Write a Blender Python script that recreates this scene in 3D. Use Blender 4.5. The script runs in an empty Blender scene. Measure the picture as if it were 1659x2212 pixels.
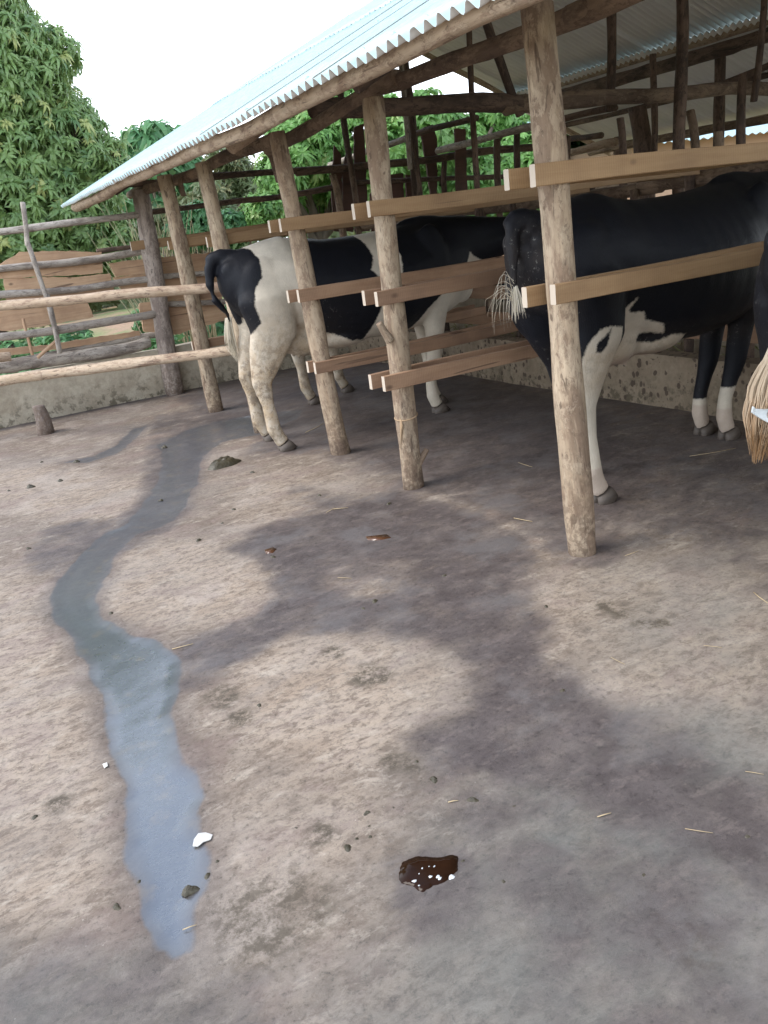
import bpy, math, random
import numpy as np
from mathutils import Vector, Matrix

S = bpy.context.scene
COL = S.collection
R = math.radians
rng = np.random.default_rng(7)
random.seed(7)

# ------------------------------------------------------------------ camera, sky, sun, exposure
CAM = np.array((-2.32, 0.0, 1.5)); YAW, PITCH, ROLL = R(27.41), R(19.42), R(-7.42)
FPX = 1759.0; PW, PH = 1659.0, 2212.0
def cam_axes():
    f = np.array([math.sin(YAW)*math.cos(PITCH), math.cos(YAW)*math.cos(PITCH), -math.sin(PITCH)])
    r0 = np.array([math.cos(YAW), -math.sin(YAW), 0.0]); u0 = np.cross(r0, f)
    return r0*math.cos(ROLL)+u0*math.sin(ROLL), -r0*math.sin(ROLL)+u0*math.cos(ROLL), f
CR, CU, CF = cam_axes()
cd = bpy.data.cameras.new('camera'); cam = bpy.data.objects.new('camera', cd); COL.objects.link(cam)
cd.sensor_fit = 'HORIZONTAL'; cd.sensor_width = 36; cd.lens = 36*FPX/PW
cd.clip_start = 0.05; cd.clip_end = 2000
m = Matrix((CR, CU, -CF)).transposed().to_4x4(); m.translation = Vector(CAM); cam.matrix_world = m
S.camera = cam

w = bpy.data.worlds.new('World'); S.world = w; w.use_nodes = True
SUN_EL, SUN_AZ = R(56), R(-75)         # azimuth from +Y towards +X
nt = w.node_tree; N = nt.nodes; L = nt.links
bg = N['Background']
sky = N.new('ShaderNodeTexSky'); sky.sky_type = 'NISHITA'; sky.sun_disc = False
sky.sun_elevation = SUN_EL; sky.sun_rotation = SUN_AZ; sky.dust_density = 0.6; sky.air_density = 1.0
tc = N.new('ShaderNodeTexCoord'); sp = N.new('ShaderNodeSeparateXYZ'); L.new(tc.outputs['Generated'], sp.inputs[0])
mr = N.new('ShaderNodeMapRange'); L.new(sp.outputs['Z'], mr.inputs[0])
mr.inputs[1].default_value = 0.25; mr.inputs[2].default_value = 0.72; mr.inputs[3].default_value = 0.92; mr.inputs[4].default_value = 0.0
cn = N.new('ShaderNodeTexNoise'); cn.inputs['Scale'].default_value = 2.2; cn.inputs['Detail'].default_value = 5; L.new(tc.outputs['Generated'], cn.inputs[0])
cm = N.new('ShaderNodeMath'); cm.operation = 'MULTIPLY_ADD'; cm.use_clamp = True
L.new(cn.outputs[0], cm.inputs[0]); cm.inputs[1].default_value = 0.6
cs = N.new('ShaderNodeMath'); cs.operation = 'SUBTRACT'; L.new(mr.outputs[0], cs.inputs[0]); cs.inputs[1].default_value = 0.24
L.new(cs.outputs[0], cm.inputs[2])
mx = N.new('ShaderNodeMix'); mx.data_type = 'RGBA'; L.new(cm.outputs[0], mx.inputs[0])
L.new(sky.outputs[0], mx.inputs[6]); mx.inputs[7].default_value = (9.5, 10.2, 11.0, 1)
L.new(mx.outputs[2], bg.inputs[0]); bg.inputs[1].default_value = 0.13
sd = bpy.data.lights.new('sun', 'SUN'); sun = bpy.data.objects.new('sun', sd); COL.objects.link(sun)
sd.energy = 1.2; sd.angle = R(25); sd.color = (1, 0.95, 0.88)
sv = Vector((math.sin(SUN_AZ)*math.cos(SUN_EL), math.cos(SUN_AZ)*math.cos(SUN_EL), math.sin(SUN_EL)))
sun.rotation_euler = sv.to_track_quat('Z', 'Y').to_euler(); sun.location = (-6, 0, 9)
S.view_settings.view_transform = 'Standard'; S.view_settings.look = 'None'
S.view_settings.exposure = 1.3; S.view_settings.gamma = 1.0
S.render.engine = 'CYCLES'
S.cycles.max_bounces = 8; S.cycles.transparent_max_bounces = 8

# ------------------------------------------------------------------ helpers
def at(x, y, ax=2, val=0.0):
    d = CF + CR*(x-PW/2)/FPX - CU*(y-PH/2)/FPX
    return CAM + d*((val-CAM[ax])/d[ax])
def depth(p): return float(np.dot(np.asarray(p)-CAM, CF))

def mesh(name, verts, faces, mat=None, parent=None, smooth=True, attrs=None, matrix=None, link=True):
    me = bpy.data.meshes.new(name)
    verts = np.asarray(verts, np.float32)
    if isinstance(faces, np.ndarray):
        nf, k = faces.shape
        me.vertices.add(len(verts)); me.vertices.foreach_set('co', verts.ravel())
        me.loops.add(nf*k); me.loops.foreach_set('vertex_index', faces.ravel().astype(np.int32))
        me.polygons.add(nf); me.polygons.foreach_set('loop_start', np.arange(0, nf*k, k, dtype=np.int32))
        me.polygons.foreach_set('loop_total', np.full(nf, k, np.int32))
    else:
        me.from_pydata([tuple(v) for v in verts.tolist()], [], faces)
    if attrs:
        for k_, a in attrs.items():
            at_ = me.attributes.new(k_, 'FLOAT', 'POINT'); at_.data.foreach_set('value', np.asarray(a, np.float32))
    me.update(); me.validate()
    me.polygons.foreach_set('use_smooth', np.full(len(me.polygons), smooth))
    if mat: me.materials.append(mat)
    o = bpy.data.objects.new(name, me)
    if link: COL.objects.link(o)
    if matrix is not None: o.matrix_world = matrix
    if parent is not None:
        o.parent = parent; o.matrix_parent_inverse = Matrix.Identity(4)
        if matrix is not None: o.matrix_basis = parent.matrix_basis.inverted() @ matrix
    return o
def tag(o, label=None, cat=None, group=None, kind=None):
    if label: o['label'] = label
    if cat: o['category'] = cat
    if group: o['group'] = group
    if kind: o['kind'] = kind
    return o
def thing(name, label, cat, loc=(0, 0, 0), group=None):
    o = bpy.data.objects.new(name, None); COL.objects.link(o); o.location = loc
    o.matrix_basis = Matrix.Translation(loc)
    o.empty_display_size = 0.1
    return tag(o, label, cat, group)

class Geo:
    def __init__(s): s.v = []; s.f = []
    def add(s, v, f):
        b = len(s.v); s.v += [tuple(p) for p in v]; s.f += [tuple(i+b for i in q) for q in f]
    def box(s, c, h, M=None):
        v = []
        for z in (-1, 1):
            for y in (-1, 1):
                for x in (-1, 1):
                    p = Vector((c[0]+x*h[0], c[1]+y*h[1], c[2]+z*h[2])); v.append(M @ p if M else p)
        s.add(v, [(0, 2, 3, 1), (4, 5, 7, 6), (0, 1, 5, 4), (2, 6, 7, 3), (0, 4, 6, 2), (1, 3, 7, 5)])
def tube_vf(pts, ra, rb=None, up=(0, 0, 1), n=12, cap=True, expo=2.0):
    pts = [Vector(p) for p in pts]; rb = rb or ra; v = []; f = []
    for i, p in enumerate(pts):
        t = (pts[min(i+1, len(pts)-1)]-pts[max(i-1, 0)]).normalized()
        a = Vector(up).cross(t)
        if a.length < 1e-4: a = Vector((1, 0, 0)).cross(t)
        a.normalize(); b = t.cross(a)
        for k in range(n):
            th = 2*math.pi*k/n; c, s_ = math.cos(th), math.sin(th)
            c = math.copysign(abs(c)**(2/expo), c); s_ = math.copysign(abs(s_)**(2/expo), s_)
            v.append(p+a*(c*ra[i])+b*(s_*rb[i]))
    for i in range(len(pts)-1):
        for k in range(n):
            f.append((i*n+k, i*n+(k+1) % n, (i+1)*n+(k+1) % n, (i+1)*n+k))
    if cap:
        v.append(pts[0]); v.append(pts[-1]); c0, c1 = len(v)-2, len(v)-1
        for k in range(n):
            f.append((c0, (k+1) % n, k)); f.append((c1, (len(pts)-1)*n+k, (len(pts)-1)*n+(k+1) % n))
    return v, f

def frame(p0, p1, roll=0.0):
    p0 = Vector(p0); p1 = Vector(p1); z = (p1-p0).normalized()
    q = z.to_track_quat('Z', 'Y').to_matrix().to_4x4() @ Matrix.Rotation(roll, 4, 'Z')
    q.translation = p0
    return q, (p1-p0).length
def log(name, p0, p1, r0, r1=None, mat=None, parent=None, bend=0.35, knots=0.5, seed=None, n=14, label=None, flat=0.0):
    """a crooked natural pole between two world points, its own axis along local z"""
    r1 = r1 or r0; rg = random.Random(seed if seed is not None else random.random())
    M, ln = frame(p0, p1, rg.uniform(0, 6))
    k = max(6, int(ln/0.10)); v = []; f = []
    ph = [rg.uniform(0, 6.28) for _ in range(8)]
    kn = [(rg.uniform(0.05, .95)*ln, rg.uniform(0, 6.28), rg.uniform(.12, .35)*knots) for _ in range(max(1, int(ln*2.2*knots)))]
    rm = (r0+r1)/2
    for i in range(k+1):
        t = i/k; z = t*ln; e = math.sin(math.pi*t)**.5 if 0 < t < 1 else 0
        ox = bend*rm*e*(math.sin(z*1.7+ph[0])*.9+math.sin(z*4.3+ph[1])*.35)
        oy = bend*rm*e*(math.sin(z*1.5+ph[2])*.9+math.sin(z*3.9+ph[3])*.35)
        r = (r0+(r1-r0)*t)*(1+.045*math.sin(z*5+ph[4])+.03*math.sin(z*13+ph[5]))
        for j in range(n):
            a = 2*math.pi*j/n
            rr = r*(1+.05*math.sin(2*a+ph[6]+z)+.03*math.sin(3*a+ph[7]-z*2)+rg.uniform(-.012, .012))
            for kz, ka, kh in kn:
                d = ((z-kz)/.05)**2+(math.remainder(a-ka, 2*math.pi)/.5)**2
                if d < 6: rr += r*kh*math.exp(-d)
            v.append((ox+rr*math.cos(a), oy+rr*math.sin(a)*(1-flat), z))
    for i in range(k):
        for j in range(n): f.append((i*n+j, i*n+(j+1) % n, (i+1)*n+(j+1) % n, (i+1)*n+j))
    b = len(v)
    for e_, z in ((0, 0), (k, ln)):
        ring = [v[e_*n+j] for j in range(n)]
        cx_ = sum(p[0] for p in ring)/n; cy_ = sum(p[1] for p in ring)/n
        c0 = len(v)
        for p in ring: v.append((cx_+(p[0]-cx_)*.9, cy_+(p[1]-cy_)*.9, z+(-.006 if e_ == 0 else .006)))
        v.append((cx_, cy_, z+(-.008 if e_ == 0 else .008)))
        for j in range(n):
            j2 = (j+1) % n
            if e_ == 0: f.append((e_*n+j2, e_*n+j, c0+j, c0+j2)); f.append((c0+n, c0+j2, c0+j))
            else: f.append((e_*n+j, e_*n+j2, c0+j2, c0+j)); f.append((c0+n, c0+j, c0+j2))
    o = mesh(name, v, f, mat, parent, matrix=M)
    if label: o['label'] = label
    return o
def board(name, p0, p1, h, t, mat, parent, up=(0, 0, 1), seed=0, warp=.004, label=None):
    """sawn board, local z along the length, local y = its height"""
    rg = random.Random(seed); p0 = Vector(p0); p1 = Vector(p1); z = (p1-p0).normalized(); upv = Vector(up)
    x = upv.cross(z).normalized(); y = z.cross(x)
    M = Matrix((x, y, z)).transposed().to_4x4(); M.translation = p0
    ln = (p1-p0).length; k = max(2, int(ln/.15)); v = []; f = []
    c = .003; a, b = t/2, h/2
    prof = [(-a+c, -b), (a-c, -b), (a, -b+c), (a, b-c), (a-c, b), (-a+c, b), (-a, b-c), (-a, -b+c)]
    ph = [rg.uniform(0, 6.3) for _ in range(4)]
    for i in range(k+1):
        zz = ln*i/k; wy = warp*math.sin(zz*2.3+ph[0]); wx = warp*math.sin(zz*1.9+ph[1]); hh = 1+.03*math.sin(zz*3.1+ph[2])
        for q in prof: v.append((q[0]+wx, q[1]*hh+wy, zz))
    for i in range(k):
        for j in range(8): f.append((i*8+j, i*8+(j+1) % 8, (i+1)*8+(j+1) % 8, (i+1)*8+j))
    f.append(tuple(range(7, -1, -1))); f.append(tuple(k*8+j for j in range(8)))
    o = mesh(name, v, f, mat, parent, smooth=False, matrix=M)
    o.data.materials.append(M_end); o.data.polygons[len(o.data.polygons)-2].material_index = 1
    if label: o['label'] = label
    return o
def slab(name, outline, ax, val, t, mat, parent, seed=0, label=None):
    """a flat offcut board with an uneven outline given in the plane ax = val"""
    rg = random.Random(seed)
    P = [Vector(at(x, y, ax, val)) for x, y in outline]
    # subdivide with a ragged edge
    Q = []
    for i, p in enumerate(P):
        q = P[(i+1) % len(P)]; k = max(1, int((q-p).length/.05))
        for j in range(k):
            r_ = p.lerp(q, j/k); d = .006
            r_ = r_+Vector((rg.uniform(-d, d), rg.uniform(-d, d), rg.uniform(-d, d))); r_[ax] = val; Q.append(r_)
    off = Vector((0, 0, 0)); off[ax] = t; n = len(Q)
    c = sum(Q, Vector())/n
    # local frame: z along world X or Y for the grain
    g = Matrix(((0, 0, 1), (0, 1, 0), (-1, 0, 0))).to_4x4() if ax == 1 else Matrix.Identity(4)
    M = g.copy(); M.translation = c; Mi = M.inverted()
    v = [Mi @ q for q in Q]+[Mi @ (q+off) for q in Q]
    f = [tuple(range(n-1, -1, -1)), tuple(range(n, 2*n))]+[(i, (i+1) % n, n+(i+1) % n, n+i) for i in range(n)]
    o = mesh(name, v, f, mat, parent, smooth=False, matrix=M)
    if label: o['label'] = label
    return o

# value noise
_T = rng.random((256, 256))
def vnoise(x, y):
    xi = np.floor(x).astype(int); yi = np.floor(y).astype(int); fx = x-xi; fy = y-yi
    fx = fx*fx*(3-2*fx); fy = fy*fy*(3-2*fy)
    g = lambda a, b: _T[a % 256, b % 256]
    return (g(xi, yi)*(1-fx)+g(xi+1, yi)*fx)*(1-fy)+(g(xi, yi+1)*(1-fx)+g(xi+1, yi+1)*fx)*fy
def fbm(x, y, o=4):
    s = 0; a = .5; t = 0
    for i in range(o): s = s+a*vnoise(x*2**i+17*i, y*2**i+5*i); t += a; a *= .5
    return s/t
def psdf(px, py, poly):
    """signed distance to polygon, positive inside"""
    poly = np.asarray(poly, float); d = np.full(px.shape, 1e9); ins = np.zeros(px.shape, bool)
    n = len(poly)
    for i in range(n):
        a = poly[i]; b = poly[(i+1) % n]; e = b-a
        wx = px-a[0]; wy = py-a[1]; t = np.clip((wx*e[0]+wy*e[1])/max(1e-12, e@e), 0, 1)
        d = np.minimum(d, (wx-e[0]*t)**2+(wy-e[1]*t)**2)
        c = (a[1] > py) != (b[1] > py)
        with np.errstate(divide='ignore', invalid='ignore'):
            xi = (b[0]-a[0])*(py-a[1])/(b[1]-a[1]+1e-15)+a[0]
        ins ^= c & (px < xi)
    return np.where(ins, 1, -1)*np.sqrt(d)
def sstep(a, b, x): t = np.clip((x-a)/(b-a), 0, 1); return t*t*(3-2*t)

# ------------------------------------------------------------------ materials
class Mat:
    def __init__(s, name, rough=.8):
        s.m = bpy.data.materials.new(name); s.m.use_nodes = True; s.t = s.m.node_tree; s.N = s.t.nodes
        s.b = s.N['Principled BSDF']; s.b.inputs['Roughness'].default_value = rough
        s.out = s.N['Material Output']
    def node(s, ty, **k):
        n = s.N.new(ty)
        for a, b in k.items(): setattr(n, a, b)
        return n
    def link(s, a, b): s.t.links.new(a, b)
    def setv(s, sock, v):
        if hasattr(v, 'is_output') or isinstance(v, bpy.types.NodeSocket): s.link(v, sock)
        else: sock.default_value = v
    def coord(s, scale=(1, 1, 1), kind='Object', rnd=True):
        tc = s.node('ShaderNodeTexCoord'); mp = s.node('ShaderNodeMapping'); s.link(tc.outputs[kind], mp.inputs[0])
        mp.inputs['Scale'].default_value = scale
        if rnd:
            oi = s.node('ShaderNodeObjectInfo'); mu = s.node('ShaderNodeMath', operation='MULTIPLY'); s.link(oi.outputs['Random'], mu.inputs[0]); mu.inputs[1].default_value = 37.0
            cb = s.node('ShaderNodeCombineXYZ')
            for i in range(3): s.link(mu.outputs[0], cb.inputs[i])
            s.link(cb.outputs[0], mp.inputs['Location'])
        return mp.outputs[0]
    def noise(s, vec, sc, det=4, rough=.55, dist=0):
        n = s.node('ShaderNodeTexNoise'); s.link(vec, n.inputs[0]); n.inputs['Scale'].default_value = sc
        n.inputs['Detail'].default_value = det; n.inputs['Roughness'].default_value = rough; n.inputs['Distortion'].default_value = dist
        return n.outputs[0]
    def vor(s, vec, sc, out='Distance', rnd=1):
        n = s.node('ShaderNodeTexVoronoi'); s.link(vec, n.inputs[0]); n.inputs['Scale'].default_value = sc; n.inputs['Randomness'].default_value = rnd
        return n.outputs[out]
    def ramp(s, fac, stops, interp='LINEAR'):
        n = s.node('ShaderNodeValToRGB'); s.link(fac, n.inputs[0]); cr = n.color_ramp; cr.interpolation = interp
        while len(cr.elements) < len(stops): cr.elements.new(.5)
        for e, (p, c) in zip(cr.elements, stops):
            e.position = p; e.color = (c, c, c, 1) if not hasattr(c, '__len__') else (*c, 1)
        return n.outputs[0]
    def mix(s, fac, a, b, mode='MIX'):
        n = s.node('ShaderNodeMix', data_type='RGBA', blend_type=mode)
        s.setv(n.inputs[0], fac)
        for i, c in ((6, a), (7, b)):
            if isinstance(c, tuple) and len(c) == 3: c = (*c, 1)
            s.setv(n.inputs[i], c)
        return n.outputs[2]
    def math(s, op, a, b=0.0, c=0.0, clamp=False):
        n = s.node('ShaderNodeMath', operation=op, use_clamp=clamp)
        for i, v in enumerate((a, b, c)): s.setv(n.inputs[i], v)
        return n.outputs[0]
    def attr(s, name): n = s.node('ShaderNodeAttribute', attribute_name=name); return n.outputs['Fac']
    def color(s, c): s.setv(s.b.inputs['Base Color'], (*c, 1) if isinstance(c, tuple) else c)
    def bump(s, h, st=.4, dist=.01, chain=None):
        n = s.node('ShaderNodeBump'); s.link(h, n.inputs['Height']); n.inputs['Strength'].default_value = st; n.inputs['Distance'].default_value = dist
        if chain: s.link(chain, n.inputs['Normal'])
        s.link(n.outputs[0], s.b.inputs['Normal']); return n.outputs[0]

def bark_mat(name, light, mid, dark, peel=.5, soot=0.0, z_soil=True):
    M = Mat(name, .85); v = M.coord((1, 1, .18)); v2 = M.coord((1, 1, 1))
    a = M.noise(v, 18, 6, .6); b = M.noise(M.coord((1, 1, .33)), 7, 7, .62, .5); g = M.noise(v, 60, 4)
    c = M.mix(M.ramp(a, [(.3, 0), (.7, 1)]), mid, light)
    # peeling bark patches
    pm = M.ramp(b, [(peel-.05, 1), (peel+.035, 0)])
    c = M.mix(M.math('MULTIPLY', pm, .8), c, dark)
    c = M.mix(M.ramp(M.noise(M.coord((1, 1, .4)), 26, 6, .7), [(.53, 0), (.60, .55)]), c, dark)
    fk = M.ramp(M.noise(M.coord((1, 1, .5)), 13, 9, .76, .3), [(.52, 0), (.55, 1)]); c = M.mix(M.math('MULTIPLY', fk, .45), c, tuple(min(1, x*1.12) for x in light))
    f2 = M.ramp(M.noise(M.coord((1, 1, .6)), 17, 9, .76, .3), [(.56, 0), (.585, 1)]); c = M.mix(M.math('MULTIPLY', f2, .6), c, tuple(x*.8 for x in dark))
    cr = M.ramp(M.noise(v, 34, 3, .5, 1.5), [(.33, 1), (.38, 0)])
    c = M.mix(M.math('MULTIPLY', cr, .7), c, tuple(x*.4 for x in dark))
    c = M.mix(.35, c, M.ramp(g, [(.2, .2), (.8, 1)]), 'MULTIPLY')
    oi = M.node('ShaderNodeObjectInfo'); c = M.mix(M.math('MULTIPLY', oi.outputs['Random'], .28), c, dark)
    if z_soil:   # splashed dung and soil near the floor
        gm = M.node('ShaderNodeNewGeometry'); sx = M.node('ShaderNodeSeparateXYZ'); M.link(gm.outputs['Position'], sx.inputs[0])
        zz = M.math('ADD', sx.outputs['Z'], M.math('MULTIPLY', M.noise(v2, 9, 5), .5))
        sm = M.ramp(zz, [(.28, 1), (.85, 0)])
        sp_ = M.ramp(M.noise(v2, 38, 4), [(.46, 0), (.54, 1)])
        c = M.mix(M.math('MULTIPLY', sm, M.math('MULTIPLY_ADD', sp_, .55, .15)), c, (.13, .085, .055))
        sb = M.ramp(zz, [(.22, 1), (.36, 0)]); c = M.mix(M.math('MULTIPLY', sb, .7), c, (.07, .045, .032))
    M.color(c)
    n1 = M.bump(a, .7, .008); n2 = M.bump(g, .5, .004, n1); n3 = M.bump(pm, .6, .004, n2); M.bump(fk, .6, .003, n3)
    return M.m
M_post = bark_mat('debarked_post', (.57, .46, .33), (.43, .315, .205), (.225, .15, .10), .47)
M_postg = bark_mat('weathered_post', (.46, .39, .33), (.33, .265, .225), (.19, .145, .12), .48)
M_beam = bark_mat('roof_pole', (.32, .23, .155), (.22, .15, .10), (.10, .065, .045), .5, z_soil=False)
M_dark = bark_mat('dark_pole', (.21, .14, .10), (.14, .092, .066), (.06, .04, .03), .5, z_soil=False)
M_grey = bark_mat('grey_pole', (.54, .48, .41), (.40, .345, .29), (.22, .18, .15), .45, z_soil=False)
M_pale = bark_mat('pale_pole', (.56, .44, .32), (.45, .33, .22), (.24, .15, .10), .42, z_soil=False)

def sawn_mat(name, light, mid, dark, stain=.5):
    M = Mat(name, .75); v = M.coord((1, 1, .06)); v2 = M.coord((1, 1, 1)); vs = M.coord((1, 1, 1))
    a = M.noise(v, 40, 5, .6, .4); c = M.mix(M.ramp(a, [(.3, 0), (.7, 1)]), mid, light)
    w_ = M.node('ShaderNodeTexWave', wave_type='BANDS', bands_direction='Z'); M.link(vs, w_.inputs[0]); w_.inputs['Scale'].default_value = 28; w_.inputs['Distortion'].default_value = 3; w_.inputs['Detail'].default_value = 3
    c = M.mix(.22, c, M.ramp(w_.outputs[0], [(0, .45), (1, 1)]), 'MULTIPLY')      # saw marks
    st = M.ramp(M.noise(v2, 3.0, 5, .6), [(.45, 0), (.7, 1)]); c = M.mix(M.math('MULTIPLY', st, stain), c, dark)
    kn = M.ramp(M.vor(M.coord((1, 1, .6)), 5.5), [(.04, 1), (.10, 0)]); c = M.mix(M.math('MULTIPLY', kn, .75), c, (.09, .05, .03))
    cr = M.ramp(M.noise(v, 14, 3, .5, 1), [(.30, 1), (.325, 0)]); c = M.mix(M.math('MULTIPLY', cr, .7), c, (.08, .045, .03))
    oi = M.node('ShaderNodeObjectInfo'); c = M.mix(M.math('MULTIPLY', oi.outputs['Random'], .3), c, dark)
    M.color(c); n1 = M.bump(w_.outputs[0], .25, .002); M.bump(a, .3, .002, n1)
    return M.m
M_board = sawn_mat('sawn_board', (.45, .295, .155), (.35, .215, .105), (.20, .115, .06))
M_board2 = sawn_mat('sawn_board_red', (.43, .27, .165), (.33, .195, .115), (.16, .095, .062), .6)
M_slab = sawn_mat('offcut_slab', (.68, .47, .30), (.52, .32, .185), (.27, .155, .095), .6)
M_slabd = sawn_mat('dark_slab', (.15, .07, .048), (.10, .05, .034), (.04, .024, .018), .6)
M_end = Mat('cut_end', .8); M_end.color((.52, .44, .35)); M_end = M_end.m

def concrete_wall_mat(name, spots):
    M = Mat(name, .9); v = M.coord((1, 1, 1), rnd=False)
    a = M.noise(v, 4, 7, .62); b = M.noise(v, 26, 6, .65)
    c = M.mix(M.ramp(a, [(.3, 0), (.7, 1)]), (.30, .25, .19), (.46, .41, .33))
    c = M.mix(1.0, c, (.74, .66, .58) if spots else (1.28, 1.27, 1.22), 'MULTIPLY')
    c = M.mix(.5, c, M.ramp(b, [(.25, .45), (.7, 1)]), 'MULTIPLY')
    gm = M.node('ShaderNodeNewGeometry'); sx = M.node('ShaderNodeSeparateXYZ'); M.link(gm.outputs['Position'], sx.inputs[0])
    zz = M.math('ADD', sx.outputs['Z'], M.math('MULTIPLY', M.noise(v, 5, 5), .35))
    low = M.ramp(zz, [(.2, 1), (.48, 0)])
    moss = M.ramp(M.noise(v, 12, 5, .7), [(.5, 0), (.58, 1)])
    c = M.mix(M.math('MULTIPLY', low, M.math('MULTIPLY_ADD', moss, .65, .2)), c, (.075, .06, .035))
    if spots:
        d = M.vor(M.coord((1, 1, .8), rnd=False), 17); dd = M.math('ADD', d, M.math('MULTIPLY', M.noise(v, 22, 4), .55))
        sm = M.ramp(dd, [(.52, 1), (.57, 0)]); c = M.mix(M.math('MULTIPLY', sm, .85), c, (.06, .04, .028))
        d2 = M.vor(v, 42); sm2 = M.ramp(M.math('ADD', d2, M.math('MULTIPLY', M.noise(v, 7, 3), .8)), [(.50, 1), (.56, 0)]); c = M.mix(M.math('MULTIPLY', sm2, .7), c, (.08, .055, .04))
    M.color(c); n1 = M.bump(b, .6, .01); M.bump(M.noise(v, 90, 3), .3, .003, n1)
    return M.m
M_wall = concrete_wall_mat('rendered_wall', False); M_trough = concrete_wall_mat('spattered_concrete', True)

def ground_mat():
    M = Mat('yard_concrete', .85); v = M.coord((1, 1, 1), rnd=False); vx = M.coord((.8, 1.15, 1), rnd=False)
    vs = M.coord((.75, 1.25, 1), rnd=False)
    a = M.noise(v, 1.6, 7, .62, .3); b = M.noise(vx, 7, 11, .74, .35); g = M.noise(v, 48, 8, .8); k = M.noise(vs, 3.0, 9, .7, .5); f_ = M.noise(vs, 21, 9, .8, .3)
    pl = M.math('ADD', M.attr('pale'), M.math('MULTIPLY_ADD', M.math('SUBTRACT', b, .5), .55, M.math('MULTIPLY', M.math('SUBTRACT', k, .5), .8))); pl = M.ramp(pl, [(.08, 0), (.75, 1)])
    c = M.mix(M.ramp(b, [(.38, 0), (.60, 1)]), (.185, .143, .110), (.28, .225, .175))
    c = M.mix(pl, c, M.mix(M.ramp(k, [(.4, 0), (.6, 1)]), (.345, .265, .195), (.445, .37, .29)))
    c = M.mix(M.ramp(f_, [(.42, .8), (.52, 0)]), c, (.16, .12, .09))
    c = M.mix(M.ramp(M.noise(vs, 9, 9, .78, .4), [(.54, 0), (.62, .6)]), c, (.47, .40, .32))
    c = M.mix(M.ramp(k, [(.50, 0), (.60, .55)]), c, (.215, .155, .13))
    c = M.mix(M.ramp(M.noise(v, 2.1, 8, .68), [(.52, 0), (.62, .45)]), c, (.43, .365, .305))
    c = M.mix(M.ramp(a, [(.46, 0), (.62, .35)]), c, (.25, .22, .19))
    gr = M.ramp(g, [(.38, .25), (.44, .8), (.54, 1)]); c = M.mix(.6, c, gr, 'MULTIPLY')
    fl = M.ramp(M.noise(vs, 20, 8, .75), [(.57, 0), (.63, 1)]); fl = M.math('MULTIPLY', fl, M.ramp(M.noise(v, 1.7, 4), [(.45, .1), (.6, 1)])); c = M.mix(M.math('MULTIPLY', fl, .6), c, (.12, .09, .068))
    sk = M.ramp(M.vor(v, 62), [(.06, 1), (.13, 0)]); sk = M.math('MULTIPLY', sk, M.ramp(M.noise(v, 4, 3), [(.5, 0), (.6, 1)])); c = M.mix(M.math('MULTIPLY', sk, .8), c, (.07, .05, .035))
    wf = M.ramp(M.vor(M.coord((1, 1, 1.3), rnd=False), 31), [(.04, 1), (.07, 0)]); c = M.mix(M.math('MULTIPLY', M.math('MULTIPLY', wf, M.ramp(M.noise(v, 7, 3), [(.52, 0), (.6, 1)])), .6), c, (.6, .55, .48))
    # cool dark grey tone towards the near end
    gy = M.attr('grey'); c = M.mix(M.math('MULTIPLY', gy, M.ramp(M.noise(v, 2.6, 6, .65), [(.3, .35), (.65, 1)])), c, M.mix(M.ramp(f_, [(.35, 0), (.65, 1)]), (.080, .083, .078), (.165, .165, .148)))
    # green-brown dung smear
    sm = M.attr('smear'); c = M.mix(M.math('MULTIPLY', sm, M.ramp(M.noise(v, 17, 9, .78), [(.44, .05), (.56, 1)])), c, (.085, .068, .048))
    # damp patches, and the floor toned darker inside the post row
    dm = M.attr('damp_dark'); nb = M.noise(vx, 5.5, 7, .65, .4)
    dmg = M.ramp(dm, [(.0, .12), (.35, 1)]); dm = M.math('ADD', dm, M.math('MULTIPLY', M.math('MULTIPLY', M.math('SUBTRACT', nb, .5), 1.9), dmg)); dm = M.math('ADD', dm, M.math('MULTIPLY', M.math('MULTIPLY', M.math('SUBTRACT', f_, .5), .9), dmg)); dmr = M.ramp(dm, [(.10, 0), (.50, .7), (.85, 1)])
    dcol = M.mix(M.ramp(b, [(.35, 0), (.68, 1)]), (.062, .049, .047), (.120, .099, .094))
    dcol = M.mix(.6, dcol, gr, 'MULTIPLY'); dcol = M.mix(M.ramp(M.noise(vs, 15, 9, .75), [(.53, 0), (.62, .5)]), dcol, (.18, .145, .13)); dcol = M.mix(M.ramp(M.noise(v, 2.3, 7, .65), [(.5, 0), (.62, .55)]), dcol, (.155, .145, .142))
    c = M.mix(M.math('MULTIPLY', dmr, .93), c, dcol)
    # wet
    wt = M.attr('wet'); wt = M.math('ADD', wt, M.math('MULTIPLY', M.math('SUBTRACT', M.noise(v, 16, 7, .7), .5), .028)); pud = M.attr('pool'); wr = M.math('MULTIPLY', M.ramp(M.math('MULTIPLY_ADD', wt, 10., .5), [(.44, 0), (.58, 1)]), M.math('MULTIPLY_ADD', pud, .3, .7))
    rim = M.ramp(M.math('MULTIPLY_ADD', wt, 5., .5), [(.1, 0), (.5, 1)])
    c = M.mix(M.math('MULTIPLY', rim, .45), c, dcol)
    wcol = M.mix(M.ramp(M.noise(v, 8, 6, .65), [(.56, 0), (.66, .6)]), (.045, .05, .06), (.12, .095, .065))
    c = M.mix(wr, c, wcol)
    M.color(c)
    r0 = M.math('SUBTRACT', .86, M.math('MULTIPLY', dmr, .28)); rg_ = M.ramp(M.noise(v, 30, 5), [(.3, .17), (.7, .36)])
    rw = M.mix(pud, M.ramp(M.noise(v, 30, 5), [(.3, .38), (.7, .55)]), rg_)
    M.setv(M.b.inputs['Roughness'], M.mix(wr, r0, rw))
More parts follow.
